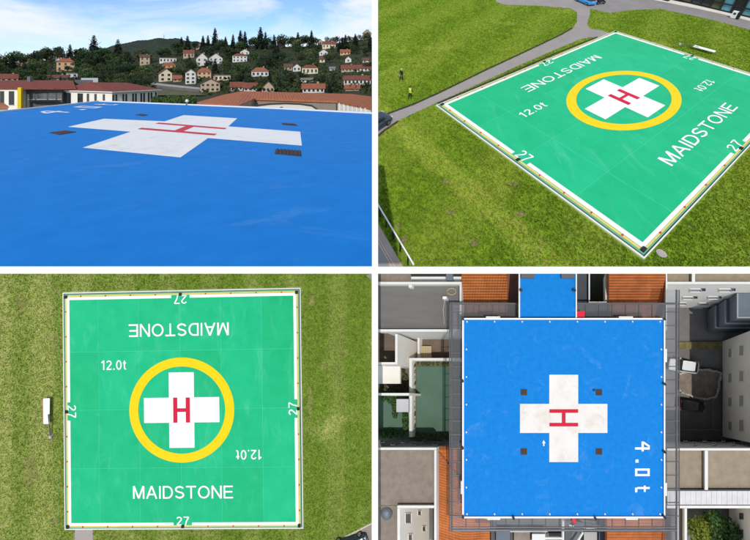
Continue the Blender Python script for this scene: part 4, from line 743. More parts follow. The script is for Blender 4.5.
# people
def person(P, px, py, face, label, jacket, trousers, vest=None, cap=HAIR, stride=.18, arm=.25):
    org = P(px, py, .02); th = thing('person', org, label, 'person'); ax = yaw_axes(P.r, P.fw, P.n, face)
    J = {'pel': (0, 0, .95, .13), 'wai': (0, .01, 1.10, .12), 'che': (0, .02, 1.32, .155), 'nek': (0, .01, 1.47, .06), 'hd0': (0, .03, 1.57, .085), 'hd1': (0, .04, 1.68, .095), 'hd2': (0, .03, 1.755, .06), 'nose': (0, .145, 1.635, .018)}
    E = [('pel', 'wai'), ('wai', 'che'), ('che', 'nek'), ('nek', 'hd0'), ('hd0', 'hd1'), ('hd1', 'hd2'), ('hd0', 'nose')]
    for s, n_ in ((-1, 'l'), (1, 'r')):
        f = stride * s
        J.update({'hip' + n_: (s * .10, 0, .88, .095), 'kne' + n_: (s * .11, f * .6 + .03, .49, .065), 'ank' + n_: (s * .11, f - .02, .09, .045), 'toe' + n_: (s * .12, f + .15, .035, .038),
                  'sho' + n_: (s * .19, .01, 1.40, .07), 'elb' + n_: (s * .26, -.03 + arm * .2, 1.12, .05), 'wri' + n_: (s * .24, .08 + arm * .6, .92 + arm * .5, .035), 'pal' + n_: (s * .235, .12 + arm * .75, .87 + arm * .55, .038)})
        E += [('pel', 'hip' + n_), ('hip' + n_, 'kne' + n_), ('kne' + n_, 'ank' + n_), ('ank' + n_, 'toe' + n_), ('che', 'sho' + n_), ('sho' + n_, 'elb' + n_), ('elb' + n_, 'wri' + n_), ('wri' + n_, 'pal' + n_)]
        for k in range(5):
            o = (k - 2) * .018; ln = (.055, .075, .085, .078, .06)[k]; y0, z0 = .12 + arm * .75, .87 + arm * .55
            J['f%s%d' % (n_, k)] = (s * .235 + o * .6 * s, y0 + ln * .5 + (.02 if k == 0 else 0), z0 - ln * .5 + o * .5, .0095); J['g%s%d' % (n_, k)] = (s * .225 + o * .6 * s, y0 + ln * .75, z0 - ln * 1.05 + o * .5, .008)
            E += [('pal' + n_, 'f%s%d' % (n_, k)), ('f%s%d' % (n_, k), 'g%s%d' % (n_, k))]
    ks = list(J); me = bpy.data.meshes.new('body'); me.from_pydata([J[k][:3] for k in ks], [(ks.index(a), ks.index(b)) for a, b in E], [])
    o = bpy.data.objects.new('body', me); COL.objects.link(o); o.modifiers.new('s', 'SKIN'); 
    for i, k in enumerate(ks): me.skin_vertices[0].data[i].radius = (J[k][3],) * 2; me.skin_vertices[0].data[i].use_root = (k == 'pel')
    ss = o.modifiers.new('u', 'SUBSURF'); ss.levels = 1; ss.render_levels = 1
    dg = bpy.context.evaluated_depsgraph_get(); em = o.evaluated_get(dg).to_mesh(); vs = [v.co.copy() for v in em.vertices]; fs = [tuple(p.vertices) for p in em.polygons]; o.evaluated_get(dg).to_mesh_clear(); bpy.data.objects.remove(o)
    def mi(f):
        c = sum((vs[i] for i in f), V()) / len(f)
        if c.z > 1.5: return 0
        if c.z < .07: return 3
        if abs(c.x) > .2 and c.y > .1 + arm * .6 and c.z < 1.3: return 0
        return 2 if c.z < .95 and abs(c.x) < .2 else 1
    q = MB(); q.v = [org + ax[0] * v.x + ax[1] * v.y + ax[2] * v.z for v in vs]; q.f = fs; q.m = [mi(f) for f in fs]; q.build('body', [SKIN, jacket, trousers, DARK], th, True, fix=False)
    hr = MB(); n_ = 10
    for j, (z, r) in enumerate(((1.66, .102), (1.71, .104), (1.755, .092), (1.79, .05), (1.80, .005))): hr.v += [org + ax[0] * (math.cos(t) * r) + ax[1] * (math.sin(t) * r + .012) + ax[2] * z for t in [i * 6.2832 / n_ for i in range(n_)]]
    hr.f = [(j * n_ + i, j * n_ + (i + 1) % n_, (j + 1) * n_ + (i + 1) % n_, (j + 1) * n_ + i) for j in range(4) for i in range(n_)]; hr.m = [0] * len(hr.f); hr.build('hair' if cap is HAIR else 'cap', cap, th, True)
    if vest:
        vm = MB(); sec = [(.90, .185, .15), (1.05, .175, .15), (1.2, .19, .165), (1.36, .225, .165), (1.45, .17, .12), (1.49, .085, .085)]; k = 14
        for z, rx_, ry_ in sec: vm.v += [org + ax[0] * (math.cos(t) * rx_) + ax[1] * (math.sin(t) * ry_ + .015) + ax[2] * z for t in [i * 6.2832 / k for i in range(k)]]
        vm.f = [(j * k + i, j * k + (i + 1) % k, (j + 1) * k + (i + 1) % k, (j + 1) * k + i) for j in range(len(sec) - 1) for i in range(k)]; vm.m = [0] * len(vm.f); vm.build('vest', vest, th, True)
        vm = MB(); vm.v = [org + ax[0] * (math.cos(t) * .196) + ax[1] * (math.sin(t) * .172 + .015) + ax[2] * z for z in (1.1, 1.15) for t in [i * 6.2832 / k for i in range(k)]]; vm.f = [(i, (i + 1) % k, k + (i + 1) % k, k + i) for i in range(k)]; vm.m = [0] * k; vm.build('reflective_band', CAPW, th, True)
    return th
person(PR, 401.3, 81.2, 2.3, 'person in dark jacket and trousers standing on the grass', CLOTHK, CLOTHJ, None, CAPW)
person(PR, 409.8, 99.2, -.7, 'person in yellow hi-vis vest and dark trousers beside the path', CLOTHK, CLOTHK, HIVIS, HAIR, .12)
def clip_x(th, xmin):
    for o in list(th.children_recursive):
        bm = bmesh.new(); bm.from_mesh(o.data); mw = Matrix.Identity(4)
        g = bmesh.ops.bisect_plane(bm, geom=bm.verts[:] + bm.edges[:] + bm.faces[:], plane_co=(xmin, 0, 0), plane_no=(1, 0, 0), clear_inner=True)
        if len(bm.faces) == 0: bm.free(); bpy.data.objects.remove(o); continue
        ed = [e for e in g['geom_cut'] if isinstance(e, bmesh.types.BMEdge)]
        try: bmesh.ops.holes_fill(bm, edges=ed, sides=0)
        except Exception: pass
        bm.to_mesh(o.data); bm.free()
c0 = PR(374, 128, .04); dirc = (PR(392, 112) - PR(374, 124)).normalized(); sidec = PR.n.cross(dirc)
th = add_car('navy car parked on the path at the left end of the sloping lawn', c0, (dirc, sidec, PR.n), CARN); clip_x(th, .24); th.location = PR(383, 126, .04)
for o in th.children: o.matrix_parent_inverse = Matrix.Translation(-th.location)
# vehicles and the glazed building beyond the road
c0 = PR(584.5, 3.2, .05); d_ = (PR(600, 8) - PR(578, -1)).normalized(); add_car('bright blue car on the road beyond the far pad corner', c0, (-d_, PR.n.cross(-d_), PR.n), CARB, 1.0)
mbk = thing('motorcycle', PR(600.5, 4.2), 'black motorcycle parked on the road next to the blue car', 'motorcycle'); o_ = PR(600.5, 4.6, .04); ax = yaw_axes(PR.r, PR.fw, PR.n, .25)
pts = []
for nm, key, fn, mt, par in (('wheel', 'w1', lambda m: m.tube((-.7, -.08, .33), (-.7, .08, .33), .33, n=16), TYRE, None), ('wheel', 'w2', lambda m: m.tube((.7, -.08, .33), (.7, .08, .33), .33, n=16), TYRE, None), ('hub', 'h1', lambda m: m.tube((-.7, -.1, .33), (-.7, .1, .33), .12, n=10), RIM, 'w1'), ('hub', 'h2', lambda m: m.tube((.7, -.1, .33), (.7, .1, .33), .12, n=10), RIM, 'w2'),
                            ('engine', 'e', lambda m: m.box((0, 0, .45), (.6, .36, .36)), GALV, None), ('fuel_tank', 'ft', lambda m: m.prism([V((-.1, -.14, .95)), V((.4, -.16, .98)), V((.4, .16, .98)), V((-.1, .14, .95))], [V((-.15, -.18, .65)), V((.45, -.2, .65)), V((.45, .2, .65)), V((-.15, .18, .65))]), CARK, None),
                            ('saddle', 's', lambda m: m.box((-.42, 0, .80), (.7, .3, .14)), DARK, None), ('handlebar', 'hb', lambda m: m.tube((.45, -.4, 1.08), (.45, .4, 1.08), .03, n=6), DARK, None), ('fork', 'fk', lambda m: m.tube((.7, 0, .33), (.42, 0, 1.05), .06, n=6), GALV, None), ('headlight', 'hl', lambda m: m.tube((.56, 0, .92), (.70, 0, .90), .12, .1, 10), LAMP, None), ('rear_mudguard', 'rm', lambda m: m.box((-.8, 0, .72), (.4, .2, .06)), CARK, None), ('top_box', 'tb', lambda m: m.box((-.85, 0, .98), (.42, .42, .32)), CARK, None)):
    m = MB(); fn(m); pts.append((nm, key, m, mt, par, False))
apply_frame(pts, mbk, o_, ax)
gbld = thing('glazed_building', PR(720, 8), 'dark framed glazed building front along the road at the top right', 'building')
g0, g1 = PR(655, -3.5, 0), PR(800, 31, 0); gd = (g1 - g0).normalized(); gs = PR.n.cross(gd); GL = (g1 - g0).length; gh = 4.2
m = MB(); m.prism([g0 + gs * .5 + PR.n * gh, g1 + gs * .5 + PR.n * gh, g1 + gs * 8 + PR.n * gh, g0 + gs * 8 + PR.n * gh], [g0 + gs * .5 - PR.n * .2, g1 + gs * .5 - PR.n * .2, g1 + gs * 8 - PR.n * .2, g0 + gs * 8 - PR.n * .2]); m.build('block', M('interior_dark', (0.035, 0.035, 0.04), .7, .3, .3, .1), gbld)
nb = 14
for k in range(nb):
    a = g0 + gd * (GL * (k + .06) / nb) + gs * .38; b = g0 + gd * (GL * (k + .94) / nb) + gs * .38; m = MB(); m.prism([a + PR.n * .35, b + PR.n * .35, b + PR.n * 3.6, a + PR.n * 3.6], [p + gs * .06 for p in (a + PR.n * .35, b + PR.n * .35, b + PR.n * 3.6, a + PR.n * 3.6)]); m.build('pane', (GLASST if k > 5 and k % 2 else GLASS if k % 3 else M('glass_with_plants', (0.06, 0.085, 0.03), .15, .6, .5, 0, spec=.6)), gbld)
for k in range(nb + 1):
    a = g0 + gd * (GL * k / nb) + gs * .3; m = MB(); m.box(a + PR.n * 1.95, (.16, .22, 3.9), 0, (gd, gs, PR.n)); m.build('mullion', DARK, gbld)
for z in (.2, 1.5, 3.75): m = MB(); m.box(g0 + gd * GL / 2 + gs * .3 + PR.n * z, (GL, .2, .18), 0, (gd, gs, PR.n)); m.build('transom', DARK, gbld)
wb = thing('ticket_machine', PR(732.5, 17.5), 'white cabinet with dark side standing before the glazed building', 'cabinet'); c = PR(732.8, 18.6, .12); ax3 = (gd, gs, PR.n)
m = MB(); m.box(c + PR.n * .6, (.7, .5, 1.2), 0, ax3); m.build('housing', WHITE, wb); m = MB(); m.box(c + PR.n * .6 + gd * .55, (.4, .46, 1.15), 0, ax3); m.build('side_panel', DARK, wb); m = MB(); m.box(c + PR.n * .8 - gs * .26, (.32, .04, .32), 0, ax3); m.build('screen', DARK, wb)
tag(MB().box(PR(665, 1.0, .5), (1.2, .8, 1.0), 0, ax3).build('litter_bin', DARK), 'black bin at the top edge beside the road', 'bin')
# white rail fence, footway and road at the lower left
fth = thing('rail_fence', PR(395, 235), 'white single rail fence with posts at the lower left of the lawn', 'fence'); fa, fb = PR(377.8, 213), PR(413, 274); L = (fb - fa).length; fd = (fb - fa).normalized(); fs_ = PR.n.cross(fd)
m = MB(); m.box((fa + fb) / 2 + PR.n * 1.0, (L, .085, .09), 0, (fd, fs_, PR.n)); m.build('rail', WHITE, fth)
for k in range(5):
    p = fa + fd * (L * (k + .35) / 5); m = MB(); m.box(p + PR.n * .48, (.09, .09, .98), 0, (fd, fs_, PR.n)); m.build('post', DARK, fth)
for nm, pl, h, mt in (('footway', [(LEFT, 222), (404, 268.5), (LEFT, 268.5)], .02, PATHP), ('road', [(LEFT, 244), (390, 268.5), (LEFT, 268.5)], .045, M('grey_road', (0.30, 0.29, 0.28), .9, .1, .5, .2))):
    t, b = PR.sheet(pl, -.1, h); tag(MB().prism(t, b).build(nm, mt), kind='structure')
for k, (x0, y0, x1, y1) in enumerate(((LEFT, 237, 395.5, 268.5), (LEFT, 241, 392.5, 268.5))):
    a, b = PR(x0, y0, .06), PR(x1, y1, .06); d_ = (b - a).normalized(); s = PR.n.cross(d_) * .035; o = mesh_obj('road_marking', [a - s, b - s, b + s, a + s], [(0, 1, 2, 3)], M('faded_line', (0.62, 0.50, 0.40), .8, .1, 2, .02)); tag(o, kind='structure')
for x, y, w_, h_ in ((445, 182, 5, 2.6), (451, 212, 6, 3), (513.5, 184, 5, 3), (521, 214, 6, 3), (474, 243, 6, 3.4), (404, 240, 4, 6), (398, 226, 3, 4), (566, 196, 5, 2), (690, 226, 5, 2)):
    q = [(x + w_ * math.cos(a) * random.uniform(.5, 1.1), y + h_ * math.sin(a) * random.uniform(.5, 1.1)) for a in [k * .524 for k in range(12)]]
    tag(mesh_obj('bare_patch', [PR(a, b, .012) for a, b in q], [tuple(reversed(range(12)))], M('worn_earth', (0.26, 0.20, 0.10), .95, .3, 1.2, .4)), kind='structure')
GRT = grass_mat('grass_blades_upper', (0.25, 0.40, 0.022), (0.43, 0.41, 0.08), (0.13, 0.21, 0.012), (0.75, -0.6, -0.2), 1.25, 0.32, 0.10, None, BAND)
pad_px = [mr_(u, v) for u, v in rect(-14.4, -14.4, 14.4, 14.4)]
tufts('grass', PR, 80000, [(LEFT + .8, 266.2), (LEFT + .8, -5), (760, -5), (760, 266.2)], [PATH1, PATH2, pad_px, [(LEFT, 220), (405, 268.5), (LEFT, 268.5)]], .11, GRT, 'short mown grass of the sloping lawn around the pad')

# ================================================================== LOWER LEFT: green pad seen from straight above
YL = 41.9; PL = Plane((0, -1, 0), (0, YL, 0))
S_ = 14.25; HLm = hom_fit([(-S_, S_), (S_, S_), (-S_, -S_), (S_, -S_)], [(63.3, 292.3), (300.7, 287.4), (65.4, 528.6), (303.5, 527.4)])
ml_ = lambda u, v: hom_map(HLm, u, v)
GL_ = grass_mat('lawn_grass_lower', (0.205, 0.30, 0.034), (0.52, 0.47, 0.19), (0.11, 0.175, 0.018), (1, 0, 0), .8, 0.26, 0.14, ((-1, 0, 0), 22, 44, 0.55))
RT = 373.0
tag(mesh_obj('lawn', [PL(-40 + (RT + 40) * i / 24, 271 + (600 - 271) * j / 20) for j in range(21) for i in range(25)], [(j * 25 + i, j * 25 + i + 1, (j + 1) * 25 + i + 1, (j + 1) * 25 + i) for j in range(20) for i in range(24)], GL_), kind='structure')
green_pad(PL, ml_, PL(183, 408), 'green landing pad with MAIDSTONE lettering seen from straight above')
FP = [(75, 526), (93, 526), (93.5, 560), (74.5, 560)]; CP = [(RT, 522.5), (360, 529.5), (345, 537), (330, 546), (325, 560), (RT, 560)]
for nm, pl, mt in (('path', FP, M('pale_concrete_path', (0.36, 0.31, 0.29), .9, .08, .6, .2)), ('path', CP, PATH)):
    t, b = PL.sheet(pl, -.1, .03); tag(MB().prism(t, b).build(nm, mt), kind='structure')
edging(PL, [(RT, 522.2), (360, 529.0), (345, 536.5), (330, 545.6)], 'path_edging', 'pale kerb stones along the path at the lower right corner', .14, .06, M('pale_kerb', (0.62, 0.55, 0.42), .9, .1, 2, .1))
lying_panel(PL, (49.9, 395.2), (49.9, 420.2), (52, 434.8), (52.6, 410), .40, 'white panel with red edge and dark pole lying left of the pad', .45)
add_car('dark navy car half out of the picture at the bottom edge', PL(351, 540.5, .05), (V((.96, 0, .28)), V((-.28, 0, .96)), V((0, -1, 0))), CARN)
for x, y, w_, h_ in ((58, 291, 5, 3), (53, 440, 6, 5), (22, 305, 9, 12), (30, 470, 8, 20), (57, 340, 3, 14), (56, 520, 5, 3), (310, 400, 3, 22), (312, 300, 4, 9), (323, 365, 4, 5), (345, 352, 5, 4), (112, 534, 9, 2), (200, 533, 14, 2)):
    q = [(x + w_ * math.cos(a) * random.uniform(.4, 1.1), y + h_ * math.sin(a) * random.uniform(.4, 1.1)) for a in [k * .524 for k in range(12)]]
    tag(mesh_obj('bare_patch', [PL(a, b, .012) for a, b in q], [tuple(reversed(range(12)))], M('thin_dry_turf', (0.30, 0.25, 0.10), .95, .35, 1.6, .5, col2=(0.26, 0.29, 0.06))), kind='structure')
GLT = grass_mat('grass_blades_lower', (0.225, 0.33, 0.036), (0.56, 0.50, 0.20), (0.12, 0.19, 0.02), (1, 0, 0), .8, 0.26, 0.14, ((-1, 0, 0), 22, 44, 0.55))
tufts('grass', PL, 42000, [(-10, 272), (RT - .5, 272), (RT - .5, 548), (-10, 548)], [[ml_(u, v) for u, v in rect(-14.35, -14.35, 14.35, 14.35)], FP, CP], .09, GLT, 'short striped grass around the pad seen from above')
tag(MB().prism([PL(370.5, 273.5, .03), PL(RT, 273.5, .03), PL(RT, 281, .03), PL(366, 275.6, .03)], [PL(370.5, 273.5, -.1), PL(RT, 273.5, -.1), PL(RT, 281, -.1), PL(366, 275.6, -.1)]).build('path', PATH), kind='structure')

# ================================================================== LOWER RIGHT: blue roof deck among roofs and courts, seen from above
NXY = (565.0, 402.0)                     # the point straight below the viewer of this roofscape: uprights run towards it
YG, YR = 48.5, 39.0                      # distance of the courtyard ground and of the main roofs
def sink(p, y0, y1): return (NXY[0] + (p[0] - NXY[0]) * y0 / y1, NXY[1] + (p[1] - NXY[1]) * y0 / y1)
def block(name, poly, yt, yb, mat, parent=None, side=None):
    m = MB(); m.prism([at(x, y, yt) for x, y in poly], [at(*sink(p, yt, yb), yb) for p in poly], 0, 1 if side else None); return m.build(name, [mat, side] if side else mat, parent)
def R4(x0, y0, x1, y1): return [(x0, y0), (x1, y0), (x1, y1), (x0, y1)]
def frame_block(name, poly, yt, yb, mat): return block(name, poly, yt, yb, mat)
UPB = V((-(NXY[0] - CX) / F, -1.0, (NXY[1] - CY) / F))       # direction in which a metre of height runs
L0, T0 = 377.4, 272.6
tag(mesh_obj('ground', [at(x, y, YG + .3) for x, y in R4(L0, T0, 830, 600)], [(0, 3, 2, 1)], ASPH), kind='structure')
# blue deck
YD = 36.0; bd = thing('landing_deck', at(565, 418, YD), 'square blue roof deck with pale cross and 4.0t lettering seen from above', 'helipad')
block('deck_slab', R4(463.8, 319.6, 663.8, 516.4), YD, YD + .8, BLUE, bd)
for q in (R4(462.2, 318, 665.3, 319.5), R4(462.2, 516.5, 665.3, 518.2), R4(462.2, 319.6, 463.7, 516.4), R4(663.9, 319.6, 665.3, 516.4)): block('edge_upstand', q, YD - .12, YD + .9, WHITE, bd)
def dflat(name, poly, mat, dy=.012): return mesh_obj(name, [at(x, y, YD - dy) for x, y in poly], [tuple(range(len(poly)))], mat, bd)
X0, X1, X2, X3, Y0, Y1, Y2, Y3 = 520, 549.3, 578.2, 607.4, 374.7, 403.8, 432.9, 462
dflat('white_cross', [(X1, Y0), (X2, Y0), (X2, Y1), (X3, Y1), (X3, Y2), (X2, Y2), (X2, Y3), (X1, Y3), (X1, Y2), (X0, Y2), (X0, Y1), (X1, Y1)], CROSSW)
for q in (R4(549.4, 409.2, 578.2, 412.8), R4(549.4, 422.8, 578.2, 426.4), R4(561.8, 412.8, 565.6, 422.8)): dflat('letter_h_stroke', q, REDM, .024)
for k, g in enumerate(glyphs_40t()): dflat('lettering_stroke', [(642.4 + b * 9.2, 468.4 + a * 9.0) for a, b in g], WHITE, .012 + .002 * k)
dflat('painted_arrow', [(542.2, 443.2), (543.6, 440), (545.6, 443), (544.4, 443.2), (544.4, 446), (543.2, 446), (543.2, 443.2)], WHITE)
for k in range(8):
    for x, y in ((467 + k * 27.6, 321.7), (467 + k * 27.6, 514)) if k < 8 else (): 
        if x < 664: m = MB(); m.tube(at(x, y, YD), at(x, y, YD - .12), .09, .07, 8); m.build('edge_light', LAMP, bd)
for k in range(1, 7):
    for x in (466.4, 661.4): m = MB(); y = 321.7 + k * 27.6; m.tube(at(x, y, YD), at(x, y, YD - .12), .09, .07, 8); m.build('edge_light', LAMP, bd)
DL = ('upper left', 'upper right', 'lower left', 'lower right')
for i, (x, y) in enumerate(((523.9, 392.3), (599, 392.3), (523.9, 451.6), (599, 451.6))):
    g = thing('drain_grate', at(x, y, YD), 'small brown drain square on the blue deck %s of the pale cross' % DL[i], 'drain', 'drain squares round the pale cross'); s = 3.2
    m = MB(); m.prism([at(a, b, YD - .03) for a, b in R4(x - s, y - s, x + s, y + s)], [at(a, b, YD + .02) for a, b in R4(x - s, y - s, x + s, y + s)]); m.build('frame', M('rust_brown', (0.10, 0.055, 0.045), .85, .25, 3, .1), g)
    for k in range(4): m = MB(); a = x - s + s * 2 * (k + .5) / 4; m.prism([at(u, v, YD - .05) for u, v in R4(a - .35, y - s * .8, a + .35, y + s * .8)], [at(u, v, YD - .03) for u, v in R4(a - .35, y - s * .8, a + .35, y + s * .8)]); m.build('bar', EDGEW, g)
g = tag(MB().prism([at(u, v, YD - .15) for u, v in R4(593.4, 389.4, 595.2, 391.2)], [at(u, v, YD) for u, v in R4(593.4, 389.4, 595.2, 391.2)]).build('cable_box', EDGEW), 'tiny dark box beside the upper right drain square', 'box')
# ramp deck at the top
rd = thing('ramp_deck', at(547, 295, YD), 'smaller blue ramp deck joining the top edge of the square deck', 'ramp'); block('deck_slab', R4(520.2, T0, 575.4, 316.6), YD + .03, YD + .8, BLUE, rd)
block('edge_upstand', R4(518.6, T0, 520, 317.4), YD - .1, YD + .8, PARA, rd); block('edge_upstand', R4(575.6, T0, 577, 317.4), YD - .1, YD + .8, PARA, rd)
for x0 in (521.2, 561.4): block('hatch', R4(x0, T0, x0 + 13, 278), YD - .2, YD, GALV, rd)
for x, y in ((521, 290), (574.4, 290)): m = MB(); m.tube(at(x, y, YD), at(x, y, YD - .3), .16, n=8); m.build('bollard', DARK, rd)
xb = thing('red_box', at(581.5, 314, 36.6), 'red fire box at the corner between the ramp and the square deck', 'fire box'); block('case', R4(577.4, 311.8, 584.6, 316.8), 36.0, 36.9, REDP, xb); block('lid', R4(577, 311.2, 585, 313.4), 35.9, 36.0, REDP, xb); block('foot', R4(578, 316.9, 579.4, 319), 36.3, 36.9, DARK, xb); block('foot', R4(582.6, 316.9, 584, 319), 36.3, 36.9, DARK, xb)
# ---- tiled roofs round the deck
def tiled(label, pieces, walls=None):
    th = thing('tiled_roof_building', at(*pieces[0][0][0][:2], 40), label, 'building')
    for poly, mat in pieces:
        P3 = [at(x, y, yy) for x, y, yy in poly]; m = MB(); m.prism(P3, [p + V((0, .35, 0)) for p in P3]); m.build('roof', mat, th)
    xs_ = [p[0] for q, _ in pieces for p in q]; ys_ = [p[1] for q, _ in pieces for p in q]
    block('wall', R4(min(xs_) + .4, min(ys_) + .4, max(xs_) - .4, max(ys_) - .4), 41.2, YG, WALLW, th); return th
tiled('orange tiled roof left of the ramp deck', [([(461.6, T0, 38.6), (507.4, T0, 38.6), (507.4, 303.4, 39.6), (461.6, 303.4, 39.6)], TILE), ([(507.6, T0, 38.8), (518.6, T0, 39.2), (518.6, 330, 40.3), (461.6, 330, 40.3), (461.6, 303.6, 39.7), (507.6, 303.6, 39.7)], M('dull_red_tiles', (0.26, 0.10, 0.065), .85, .2, .8, .3, stretch=(1, 1, 3)))])
tiled('orange tiled roof right of the ramp deck', [([(609, T0, 38.6), (665.4, T0, 38.6), (665.4, 303.4, 39.6), (609, 303.4, 39.6)], TILE), ([(609, 303.6, 39.7), (665.4, 303.6, 39.7), (665.4, 330, 40.4), (609, 330, 40.4)], M('dull_red_tiles', (0.26, 0.10, 0.065)))])
tiled('L-shaped orange tiled roof with a hip at the lower left of the deck', [([(436.6, 449.6, 39.6), (475, 449.6, 39.6), (475, 497, 38.6)], TILEV), ([(436.6, 450.2, 39.6), (475, 498, 38.6), (475, 523, 38.8), (490, 523, 38.9), (490, 600, 39.6), (436.6, 600, 39.6)], TILEV)])
tiled('orange tiled roof at the bottom right of the deck', [([(607, 512, 38.8), (665.6, 512, 38.8), (665.6, 600, 39.8), (607, 600, 39.8)], TILE)])
m = MB(); m.tube(at(436.6, 449.8, 39.5), at(475, 497.6, 38.5), .10, n=6); tag(m.build('hip_ridge', M('hip_tile', (0.36, 0.13, 0.06), .85, .1, 2, .1)), 'ridge tiles along the hip of the L-shaped orange roof', 'ridge')
grey_mid = thing('service_roof', at(597, 290, 40), 'grey service roof with a dark light well right of the ramp deck', 'building')
block('roof', R4(577.2, T0, 588.6, 330), 40.2, YG, M('dark_grey_felt', (0.075, 0.08, 0.09), .9, .15, .8, .2), grey_mid); block('roof', R4(588.8, 303, 608.8, 330), 40.2, YG, M('dark_grey_felt', (0.1,) * 3), grey_mid); block('parapet', R4(588.6, T0, 590, 303), 39.8, 42, PARA, grey_mid); block('parapet', R4(605.4, T0, 606.8, 303), 39.8, 42, PARA, grey_mid); block('well_floor', R4(590, T0, 605.4, 303), 44, 44.5, SOIL, grey_mid); block('parapet', R4(590, 301.6, 605.4, 303), 39.8, 42, PARA, grey_mid)
# ---- left: grey flat roof
lf = thing('flat_roof_building', at(420, 306, YR), 'long grey flat roof with white parapets at the upper left of the deck', 'building')
block('roof', R4(L0, 284.6, 461, 329.2), YR + .25, YG, FLATR, lf, WALLW); block('parapet', R4(L0, 281.8, 461.4, 284.4), YR - .3, YR + .6, PARA, lf); block('parapet', R4(L0, 329.3, 449.6, 331.6), YR - .3, YR + .6, PARA, lf); block('parapet', R4(459.6, 284.5, 461.4, 330), YR - .3, YR + .6, PARA, lf)
ut = thing('pipe_roof', at(420, 277, YR), 'brown roof strip with grey pipes above the grey flat roof', 'building'); block('roof', R4(L0, T0, 461.3, 281.6), YR + .3, YG, GRAVEL, ut)
for y, r, mt in ((275.4, .12, DARK), (277.4, .16, PARA), (279.2, .12, METAL)): m = MB(); m.tube(at(411, y, YR), at(461, y, YR), r, n=8); m.build('pipe', mt, ut)
block('duct', R4(446, 273.4, 452.4, 280), YR - .5, YR + .2, METAL, ut)
vb = thing('vent_box', at(444.5, 297.7, YR), 'small white vent box with trailing hose on the grey flat roof', 'vent'); block('case', R4(442.6, 296.4, 446.4, 299), YR - .35, YR + .25, WHITE, vb); m = MB()
hp_ = [(444.6, 299), (444.2, 304), (443.2, 309), (443.8, 316), (444.2, 324)]
for a, b in zip(hp_, hp_[1:]): m.tube(at(*a, YR + .15), at(*b, YR + .15), .05, n=6)
m.build('hose', M('pale_hose', (0.40, 0.38, 0.35), .7), vb); m = MB()
hp_ = [(447 + 4.5 * (1 - math.cos(t)) , 291.5 - 3.2 * math.sin(t)) for t in np.linspace(0, 6.0, 15)]
for a, b in zip(hp_, hp_[1:]): m.tube(at(*a, YR + .15), at(*b, YR + .15), .06, n=6)
tag(m.build('coiled_hose', M('tan_hose', (0.42, 0.32, 0.16), .7)), 'tan hose coiled on the grey flat roof', 'hose')
tag(block('roof_lamp', R4(408.6, 284.6, 412, 287.6), YR - .3, YR + .2, PARA), 'small white box on the parapet of the grey flat roof', 'box')
# ---- left courts
lc = thing('courtyard_walls', at(410, 390, 42), 'white topped walls dividing the small courts left of the blue deck', 'wall'); YW, YF = 40.2, 45.5
for q in (R4(395.2, 334, 397.4, 364.4), R4(L0, 362.2, 395, 364.4), R4(L0, 393, 409, 395.4)): block('wall', q, YW, YF, PARA, lc, BEIGE)
for q, yt in ((R4(409.2, 358, 412, 437), 42.6), (R4(412.2, 358, 461, 360.6), 42.6), (R4(417.4, 334, 419.4, 357.8), 44.6)): block('wall', q, yt, YF, PARA, lc, BEIGE)
for nm, q, y, mt in (('court_floor', R4(L0, 330, 461, 362), YF, SOIL), ('court_floor', R4(L0, 362, 414, 396), YF + .02, SOIL), ('turf_court', R4(L0, 394, 412, 440), 43.6, TURF), ('court_floor', R4(411, 359, 461, 440), 43.6, MOSS)):
    tag(mesh_obj(nm, [at(a, b, y) for a, b in q], [(0, 3, 2, 1)], mt), kind='structure')
tag(mesh_obj('turf_court', [at(a, b, 43.55) for a, b in R4(416.5, 366.5, 449, 434)], [(0, 3, 2, 1)], TURF), kind='structure')
tag(block('canopy', R4(L0, 365.4, 400, 383.6), 42.4, 42.7, BEIGE), 'flat beige canopy over the left edge court', 'canopy')
tag(block('storage_shed', R4(396.4, 399, 408.4, 412), 42.2, 43.6, M('shed_lid', (0.52, 0.51, 0.52), .7, .06, 1, .05)), 'pale grey flat shed at the corner of the turf court', 'shed')
wd = thing('wooden_pallet', at(426, 352, YF), 'pale wooden deck boards on the court floor beside the wall', 'pallet')
for k in range(5): x = 421 + k * 2.05; block('board', R4(x, 346, x + 1.85, 358), 45.0, 45.2, WOOD, wd)
block('bearer', R4(421, 348, 431, 349), 45.2, 45.5, WOOD, wd); block('bearer', R4(421, 355, 431, 356), 45.2, 45.5, WOOD, wd)
def shrubs(name, label, cs, n, size, mat, base):
    th = thing(name, base, label, 'shrub'); C3 = []
    q, f_ = leaf_cloud(n, cs, size); np_obj('foliage', q, f_, mat, th); 
    for c in cs[:6]: MB().tube(V(c[:3]) - UPB * c[5], V(c[:3]), .05, .02, 5).build('stem', BARK, th)
    return th
def row_cs(pts, y, r): return [tuple(at(a, b, y - r * .5)) + (r * random.uniform(.7, 1.2),) * 3 for a, b in pts]
shrubs('shrub_border', 'green shrub border round the turf court at the left edge', row_cs([(L0 + 3, 433), (384, 434), (390, 433), (396, 434), (402, 433), (405.5, 428), (405.5, 422), (405, 416), (395, 414), (394.5, 408), (394.5, 402), (384, 398), (390, 398)], 43.4, .42), 2600, .09, SHRUB, at(395, 430, 43.5))
shrubs('shrub_border', 'low brownish plants along the edges of the larger turf court', row_cs([(413.5, 365 + k * 6) for k in range(12)] + [(418 + k * 5, 363.5) for k in range(7)] + [(418 + k * 5.5, 435.5) for k in range(6)], 43.5, .26), 2600, .07, M('dry_plants', (0.10, 0.10, 0.04), .8, .4, 1.5, 0), at(414, 400, 43.5))
